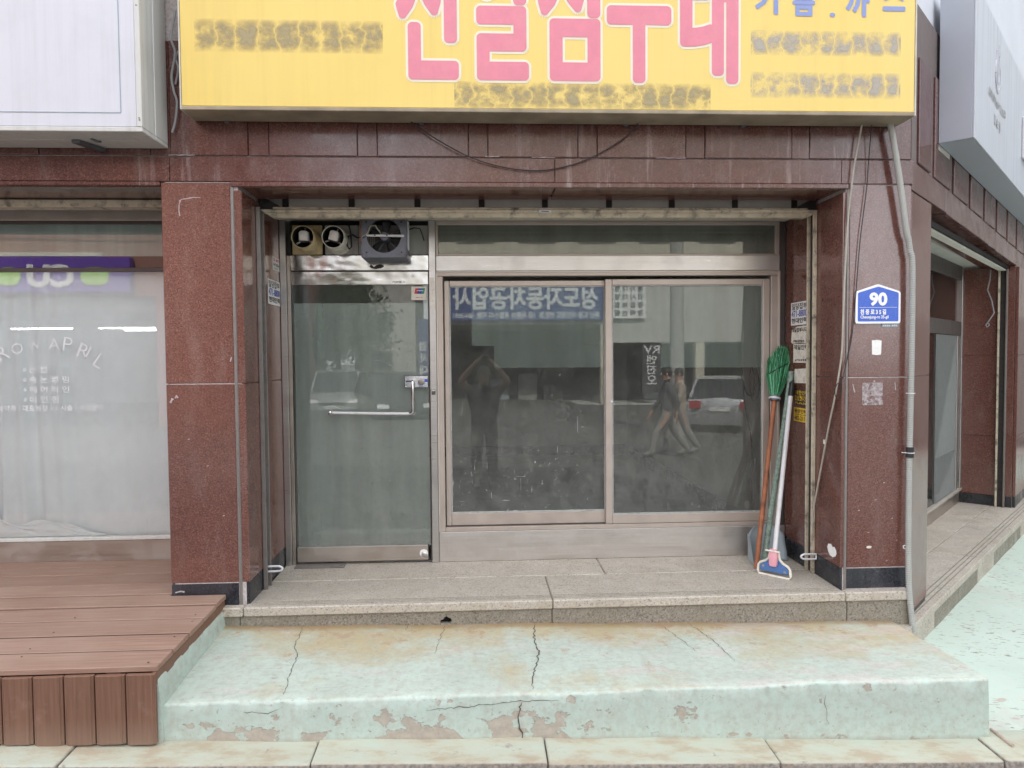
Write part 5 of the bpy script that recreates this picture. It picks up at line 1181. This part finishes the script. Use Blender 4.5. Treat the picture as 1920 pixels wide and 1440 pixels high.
bsign('inspection_sign', 'narrow upright blue sign beside the pale house', -2.42, -2.02, .2, 3.0, -24.45, 'banner_blue', [('검', 'car_white', -2.07, 1.7, .3, .36, .02), ('사', 'car_white', -2.07, 1.2, .3, .36, .02), ('대', 'car_white', -2.07, .7, .3, .36, .02)])
hs_ = thing('pale_house', 'pale two storey house, made taller, with dark windows across the street', 'house', (-4.2, -27, gr0))
box('wall', M['render_wall'], hs_, -5.2, -2.6, -30, -25.2, gr0, 7.0, .02); box('roof', M['roof_grey'], hs_, -5.4, -2.5, -30.2, -25.0, 7.0, 7.2, .02)  # house made taller to hold back low sky light
for z in (.9, 2.5): w_ = box('window', M['alu_dark'], hs_, -4.5, -3.6, -25.22, -25.15, z, z+.8, .01); box('pane', M['car_glass'], w_, -4.44, -3.66, -25.16, -25.12, z+.06, z+.74, 0)
cu = thing('store_building', 'brick corner building with a convenience store', 'building', (-13, -18, gr0))
box('wall', M['brick_face'], cu, -20, -6.2, -24, -13.2, 3.0, 11.0, .02); box('pier', M['brick_face'], cu, -8.2, -6.2, -13.7, -13.15, gr0, 2.99, .02); box('pier', M['brick_face'], cu, -20, -18, -13.7, -13.15, gr0, 2.99, .02)  # brick wall raised higher to block low sky from the shopfront
box('glazing', M['glass_clean'], cu, -17.9, -8.25, -13.35, -13.32, gr0, 2.99, 0); box('floor', M['room_wall'], cu, -20, -6.2, -24, -13.4, gr0, gr0+.05, 0); box('back_wall', M['room_wall'], cu, -20, -6.2, -24.2, -24, gr0, 3, 0); box('side_wall', M['brick_face'], cu, -6.35, -6.2, -24, -13.7, gr0, 3, 0); box('side_wall', M['brick_face'], cu, -20, -19.85, -24, -13.7, gr0, 3, 0)
for x in (-15, -12, -9.6): w_ = box('window', M['alu_dark'], cu, x-.8, x+.8, -13.25, -13.15, 5.2, 6.6, .01); box('pane', M['car_glass'], w_, x-.72, x+.72, -13.16, -13.12, 5.28, 6.52, 0)
cs_ = thing('store_sign', 'purple convenience store sign with green pills', 'sign', (-11, -13, 3.1))
box('panel', M['cu_purple'], cs_, -15.5, -8.7, -13.15, -12.9, 3.10, 3.98, .02); box('ledge', M['render_cream'], cs_, -15.5, -9.4, -13.15, -12.95, 4.0, 4.1, .01)
for x0, x1 in ((-11.95, -11.35), (-9.9, -9.2)): MB().prism([(x0+.2+.2*math.cos(a), 3.5+.22*math.sin(a)) for a in [math.pi/2+k*math.pi/8 for k in range(9)]]+[(x1-.2+.2*math.cos(a), 3.5+.22*math.sin(a)) for a in [-math.pi/2+k*math.pi/8 for k in range(9)]], 'y', -12.9, -12.86).build('pill', M['cu_green'], cs_)
text('lettering', M['car_white'], cs_, 'CU', (-10.05, -12.89, 3.22), BX, EZ, 1.15, .58, .03, .05)
for i, (x0, x1, y) in enumerate(((-11.6, -9.9, -17), (-11.6, -9.9, -18.6), (-14.2, -12.4, -17), (-9.6, -9.0, -17))):
    tag(box('tube_lamp', M['tube_lamp'], None, x0, x1, y, y+.05, 2.35, 2.40, 0), ('long lit ceiling tube, front row of the store', 'long lit ceiling tube, second row of the store', 'lit ceiling tube at the far end of the store', 'short lit ceiling tube near the store pier')[i], 'lamp', 'store ceiling lamps')
rb = thing('added_block', 'pale block of shops added on the far side of the side street', 'building', (20, 4, gr0))  # block added to stop horizon glare and be mirrored in the corner wall
box('wall', M['render_wall'], rb, 15, 26, -12, 22, gr0, 11.0, .02); box('roof', M['roof_grey'], rb, 14.8, 26.2, -12.2, 22.2, 11.0, 11.3, .02)
for y in (-9, -5, -1, 3, 7, 11, 15): w_ = box('window', M['alu_light'], rb, 14.93, 15.0, y-.9, y+.9, 4.2, 5.8, .01); box('pane', M['car_glass'], w_, 14.90, 14.94, y-.8, y+.8, 4.3, 5.7, 0)  # windows of the added block
for y in (-9, -5, -1, 3, 7, 11): box('shutter', M['cloth_grey'], rb, 14.92, 15.0, y-1.5, y+1.5, gr0, 2.2, .01)
# utility pole with wires
up2 = thing('utility_pole', 'grey concrete utility pole at the kerb across the street', 'pole', (5.0, -12, gr0))
MB().tube([(5.0,-12,gr0),(5.0,-12,3),(5.0,-12,9)], [.19,.17,.13], 14).build('post', M['pole_concrete'], up2, smooth=True); box('crossarm', M['rail_steel'], up2, 4.2, 5.8, -12.22, -12.13, 8.2, 8.32, .01)
for k, (x, z) in enumerate(((4.3, 8.36), (4.8, 8.36), (5.7, 8.36), (4.8, 6.6), (5.2, 6.2), (5.0, 5.8))):
    P_ = [(x+(i/20-.5)*60+0, -12.1-.02*i, z-1.1*(1-(2*i/20-1)**2)*.8+.5) for i in range(21)]
    tag(MB().tube(P_, .018, 5).build('overhead_wire', M['cable_dark']), ('top overhead wire, outermost left insulator', 'top overhead wire, middle insulator', 'top overhead wire, right insulator', 'upper telephone wire', 'middle telephone wire', 'lowest telephone wire')[k]+' over the street', 'wire', 'overhead wires')
# trees behind the house
def tree(label, x, y, h, seed):
    t = thing('street_tree', label, 'tree', (x, y, gr0), 'trees across the street'); rq = random.Random(seed)
    MB().tube([(x,y,gr0),(x+.1,y,gr0+h*.3),(x,y+.1,gr0+h*.55)], [.16,.12,.07], 8).build('trunk', M['bark'], t, smooth=True)
    mb = MB()
    for k in range(9): a, b = rq.uniform(0, 6.3), rq.uniform(.3, .8); mb.tube([(x,y,gr0+h*.4),(x+h*.22*math.cos(a)*b*1.4, y+h*.22*math.sin(a), gr0+h*(.55+.35*b))], [.05,.015], 5)
    mb.build('limbs', M['bark'], t)
    mb = MB()
    for k in range(9000):
        c = rq.choice([(0,0,.75,.26),(.2,.1,.6,.2),(-.2,0,.62,.22),(.05,-.15,.9,.18)]); a, b, q = rq.gauss(0, .5), rq.gauss(0, .5), rq.gauss(0, .5)
        p = Vector((x+h*(c[0]+a*c[3]), y+h*(c[1]+b*c[3]), gr0+h*(c[2]+q*c[3]*.8))); u = Vector((rq.gauss(0,1), rq.gauss(0,1), rq.gauss(0,1))).normalized(); w = u.orthogonal().normalized(); s_ = rq.uniform(.07, .15)
        mb.add([tuple(p+u*s_), tuple(p+w*s_*.5), tuple(p-u*s_), tuple(p-w*s_*.5)], [(0,1,2,3)])
    o = mb.build('crown', M['leaf'], t, fix=False)
tree('dark leafy tree left of the pale house', -6.6, -23, 4.6, 3); tree('tall leafy tree close to the pale house wall', -5.75, -24, 5.6, 8); tree('bushy tree between the house and the brick store', -8.6, -26, 5.2, 4)
# cars
def car(name, label, x, y, rz, mat, L=4.2, W=1.75, H=1.48, hatch=True):
    t = thing(name, label, 'car', (x, y, gr0), 'cars parked across the street'); ca, sa = math.cos(rz), math.sin(rz)
    xf = lambda u, v, z: (x+u*ca-v*sa, y+u*sa+v*ca, gr0+z)      # u forward, v left
    h = H; prof = [(-L/2, .45), (-L/2+.02, .75), (-L/2+.10, .92), (-L/2+(.12 if hatch else .7), .95), (-.2, .96), (L/2-1.15, .92), (L/2-.25, .78), (L/2, .60), (L/2+.02, .38), (L/2-.1, .22), (-L/2+.08, .22)]
    secs_ = []
    for v in (-1, -.93, -.6, 0, .6, .93, 1):
        k = .93 if abs(v) == 1 else 1.0; dz = -.04 if abs(v) == 1 else 0
        secs_.append([(u*(1-.03*abs(v)), v*W/2, .22+(z-.22)*k) for u, z in prof]+[(prof[0][0]*(1-.03*abs(v)), v*W/2, .22+(prof[0][1]-.22)*k)])
    mb = MB(xf).grid(secs_); n = len(prof)+1
    for s_ in (secs_[0], secs_[-1]): mb.add(s_[:-1], [tuple(range(n-1))])
    mb.build('body', mat, t, smooth=True, flat_angle=35)
    gp_ = [(-L/2+.12, .93), (-L/2+.42, h-.10), (-L/2+.75, h-.01), (-.1, h), (.45, h-.06), (L/2-1.10, .91)]
    mb = MB(xf).grid([[(u, v*W/2*(1 if z < 1 else .84), z) for u, z in gp_] for v in (-.93, -.86, 0, .86, .93)])
    for v in (-.93, .93): mb.add([(u, v*W/2*(1 if z < 1 else .84), z) for u, z in gp_], [tuple(range(6))])
    mb.build('glasshouse', M['car_glass'], t, smooth=True, flat_angle=30)
    MB(xf).grid([[(u, v*W/2*.80, z+.012) for u, z in ((-L/2+.55, h-.06), (-L/2+.75, h-.01), (-.1, h), (.40, h-.055))] for v in (-1, -.95, 0, .95, 1)]).build('roof', mat, t, smooth=True, flat_angle=60)
    for v in (-1, 1):
        for (u0, u1) in ((-L/2+.15, -L/2+.5), (.42, L/2-1.12), (-.12, -.06)):
            z0_, z1_ = .94, h-.05
            if u0 == -.12: MB(xf).tube([(u0, v*W/2*.935, .94), (u0, v*W/2*.80, h-.02)], .035, 6).build('door_pillar', mat, t)
            elif u0 < 0: MB(xf).tube([(u0, v*W/2*.93, .94), (u1, v*W/2*.79, h-.06)], .05, 6).build('rear_pillar', mat, t)
            else: MB(xf).tube([(u1, v*W/2*.93, .92), (u0, v*W/2*.79, h-.05)], .04, 6).build('front_pillar', mat, t)
        MB(xf).hexa([(L/2-.30,v*W/2*.55,.60),(L/2-.02,v*W/2*.55,.60),(L/2-.06,v*W/2*.92,.60),(L/2-.45,v*W/2*.96,.62),(L/2-.34,v*W/2*.55,.71),(L/2-.06,v*W/2*.55,.71),(L/2-.12,v*W/2*.92,.73),(L/2-.5,v*W/2*.96,.75)]).build('headlight', M['lamp_clear'], t)
        MB(xf).box(-L/2-.015, -L/2+.1, *sorted((v*W/2*.6, v*W/2*.95)), .66, .86).build('tail_light', M['lamp_red'], t, .01)
        MB(xf).box(.55, .7, *sorted((v*W/2*1.0, v*W/2*1.13)), .92, 1.05).build('mirror', mat, t, .03)
        for u in (-L/2+.75, L/2-.8):
            wv = v*(W/2-.10)
            w_ = MB(lambda a, b, c, u=u: xf(u+a, b, c)).lathe([(.20,-.10),(.31,-.10),(.325,-.05),(.325,.05),(.31,.10),(.20,.10)], (0, wv, .325), 'y', 22).build('wheel', M['tyre'], t, smooth=True)
            MB(lambda a, b, c, u=u: xf(u+a, b, c)).lathe([(.0005,.08*v),(.05,.09*v),(.19,.085*v),(.205,.07*v),(.205,-.07*v)], (0, wv, .325), 'y', 14).build('rim', M['rim'], w_, smooth=True)
    MB(xf).box(L/2+.005, L/2+.03, -.26, .26, .40, .51).build('number_plate', M['car_white'], t); MB(xf).box(-L/2-.03, -L/2-.005, -.26, .26, .60, .71).build('number_plate', M['car_white'], t)
    MB(xf).box(L/2-.04, L/2+.012, -.45, .45, .52, .62).build('grille', M['shop_dark'], t, .01)
car('parked_car', 'dark suv facing the shopfront across the street', -2.75, -17.6, R(72), M['car_dark'], 4.4, 1.85, 1.62)
car('parked_car', 'silver grey car behind the dark suv', -5.0, -20.5, R(85), M['car_silver'], 4.3, 1.8, 1.65)
car('parked_car', 'silver hatchback seen from behind near the garage', 7.4, -14.8, R(-62), M['car_silver'], 4.1, 1.72, 1.48)
cn = thing('traffic_cone', 'orange and white traffic cone by the garage', 'cone', (6.9, -17, gr0))
MB().lathe([(.02,.72),(.05,.60),(.16,.04)], (6.9,-17,gr0), 'z').build('cone', M['cone_orange'], cn, smooth=True); MB().lathe([(.062,.56),(.10,.36)], (6.9,-17,gr0), 'z').build('band', M['car_white'], cn, smooth=True); box('foot', M['cone_orange'], cn, 6.68, 7.12, -17.22, -16.78, gr0, gr0+.04, .01)

# ---- people: one skinned body each, then faces coloured by region
def person(label, loc, rz, joints, edges, radii, regions, hairy=True):
    me = bpy.data.meshes.new('person'); names = list(joints)
    me.from_pydata([joints[n] for n in names], [(names.index(a), names.index(b)) for a, b in edges], [])
    o = bpy.data.objects.new('person', me); col.objects.link(o)
    md = o.modifiers.new('skin', 'SKIN'); md.use_smooth_shade = True
    for i, n in enumerate(names):
        sv_ = me.skin_vertices[0].data[i]; sv_.radius = radii[n] if isinstance(radii[n], tuple) else (radii[n], radii[n]); sv_.use_root = (n == 'pelvis')
    o.modifiers.new('sub', 'SUBSURF').levels = 2
    dg = bpy.context.evaluated_depsgraph_get(); dg.update(); m2 = bpy.data.meshes.new_from_object(o.evaluated_get(dg))
    bpy.data.objects.remove(o)
    mats = []; 
    for p in m2.polygons:
        mt = regions(p.center)
        if mt not in mats: mats.append(mt)
        p.material_index = mats.index(mt); p.use_smooth = True
    m2.materials.clear()
    for mt in mats: m2.materials.append(M[mt])
    idx = [mats.index(regions(p.center)) for p in m2.polygons]
    for p, k in zip(m2.polygons, idx): p.material_index = k
    o = bpy.data.objects.new('person', m2); col.objects.link(o); o.location = loc; o.rotation_euler = (0, 0, rz); tag(o, label, 'person'); ORG[o.name] = Vector((0,0,0))
    h = joints['head']
    if hairy:
        MB().ball((h[0], h[1]-.018, h[2]+.035), .105, 8, .88, .98, 1.0).build('hair', M['hair'], o, smooth=True)
        MB().ball((h[0], h[1]+.098, h[2]-.012), .016, 5, .8, 1, 1.5).build('nose', M['skin'], o, smooth=True)
        for s_ in (-1, 1): MB().ball((h[0]+s_*.035, h[1]+.086, h[2]+.012), .011, 5).build('eye', M['car_white'], o, smooth=True); MB().ball((h[0]+s_*.090, h[1]-.005, h[2]), .022, 5, .5, .9, 1.4).build('ear', M['skin'], o, smooth=True)
        box('mouth', M['lamp_red'], o, h[0]-.022, h[0]+.022, h[1]+.082, h[1]+.088, h[2]-.055, h[2]-.049, 0)
    return o
def base_joints(swing=0.0):
    J = dict(pelvis=(0,0,.95), waist=(0,0,1.08), chest=(0,.01,1.30), neck=(0,.01,1.48), head0=(0,.015,1.56), head=(0,.025,1.64), headt=(0,.02,1.72))
    for s_, n in ((-1, 'l'), (1, 'r')):
        k = swing*s_
        J['hip'+n] = (s_*.10, 0, .90); J['knee'+n] = (s_*.11, .03+k*.20, .50); J['ank'+n] = (s_*.11, -.02+k*.34-(.08 if k < 0 else 0), .10+(.05 if k < 0 else 0)); J['toe'+n] = (s_*.12, .15+k*.36, .045)
        J['sh'+n] = (s_*.19, .0, 1.42); J['el'+n] = (s_*.25, -.02-k*.12, 1.14); J['wr'+n] = (s_*.25, .06-k*.20, .90); J['pa'+n] = (s_*.245, .09-k*.22, .82)
    E_ = [('pelvis','waist'),('waist','chest'),('chest','neck'),('neck','head0'),('head0','head'),('head','headt')]
    for n in 'lr': E_ += [('pelvis','hip'+n),('hip'+n,'knee'+n),('knee'+n,'ank'+n),('ank'+n,'toe'+n),('chest','sh'+n),('sh'+n,'el'+n),('el'+n,'wr'+n),('wr'+n,'pa'+n)]
    Rr = dict(pelvis=(.175,.135), waist=(.175,.135), chest=(.185,.14), neck=.058, head0=.07, head=(.085,.10), headt=(.065,.075))
    for n in 'lr': Rr.update({'hip'+n: .115, 'knee'+n: .085, 'ank'+n: .070, 'toe'+n: (.048,.036), 'sh'+n: .078, 'el'+n: .056, 'wr'+n: .034, 'pa'+n: (.036,.022)})
    return J, E_, Rr
def fingers(J, E_, Rr, n, dirv, spread, s_):
    p = Vector(J['pa'+n]); d_ = Vector(dirv).normalized(); sp_ = Vector(spread).normalized()
    for k, ln in enumerate((.075, .085, .080, .062)):
        a = p+sp_*(.016*(k-1.5))+d_*.02; b = a+d_*ln*.5; c = b+(d_*.8+Vector((0, .3, -.3)))*ln*.5
        J[f'f{n}{k}a'] = tuple(b); J[f'f{n}{k}b'] = tuple(c); E_ += [('pa'+n, f'f{n}{k}a'), (f'f{n}{k}a', f'f{n}{k}b')]; Rr[f'f{n}{k}a'] = .009; Rr[f'f{n}{k}b'] = .008
    a = p-sp_*.045; J[f't{n}'] = tuple(a+d_*.03); E_.append(('pa'+n, f't{n}')); Rr[f't{n}'] = .010
# the photographer, phone held up just behind the viewpoint
J, E_, Rr = base_joints()
for s_, n in ((-1, 'l'), (1, 'r')):
    J['el'+n] = (s_*.33, .22, 1.56); J['wr'+n] = (s_*.13, .30, 1.80); J['pa'+n] = (s_*.085, .315, 1.855)
    fingers(J, E_, Rr, n, (-s_*.6, .1, .6), (0, 0, 1), s_)
zr = gz(0)-.155
person('person in dark top and grey trousers holding a phone up to photograph', (.10, -4.42, zr), 0, J, E_, Rr,
       lambda c: 'skin' if (c.z > 1.50 and (abs(c.x) < .11 and c.y < .14 or c.y > .12)) or (c.y > .15) else ('cloth_dark' if c.z > .95 else ('cloth_grey' if c.z > .09 else 'cloth_dark')))
ph = thing('phone', 'dark phone held up by the person in the dark top', 'phone', (.10, -4.06, 1.37)); box('body', M['black_plastic'], ph, .02, .18, -4.095, -4.087, 1.325, 1.405, .003)
for k, (x, y, rz, top, lab) in enumerate(((3.75, -8.3, R(95), 'cloth_dark', 'person in black walking along the road'), (4.12, -8.75, R(88), 'cloth_beige', 'person in beige walking behind the one in black'))):
    J, E_, Rr = base_joints(1.0 if k == 0 else -.8)
    for s_, n in ((-1, 'l'), (1, 'r')): fingers(J, E_, Rr, n, (0, .2, -1), (0, 1, 0), s_)
    person(lab, (x, y, gz(x)-.155), rz, J, E_, Rr, lambda c, top=top: 'skin' if c.z > 1.49 or (abs(c.x) > .19 and c.z < .93) else (top if c.z > .93 else ('cloth_grey' if c.z > .09 else 'cloth_dark')))
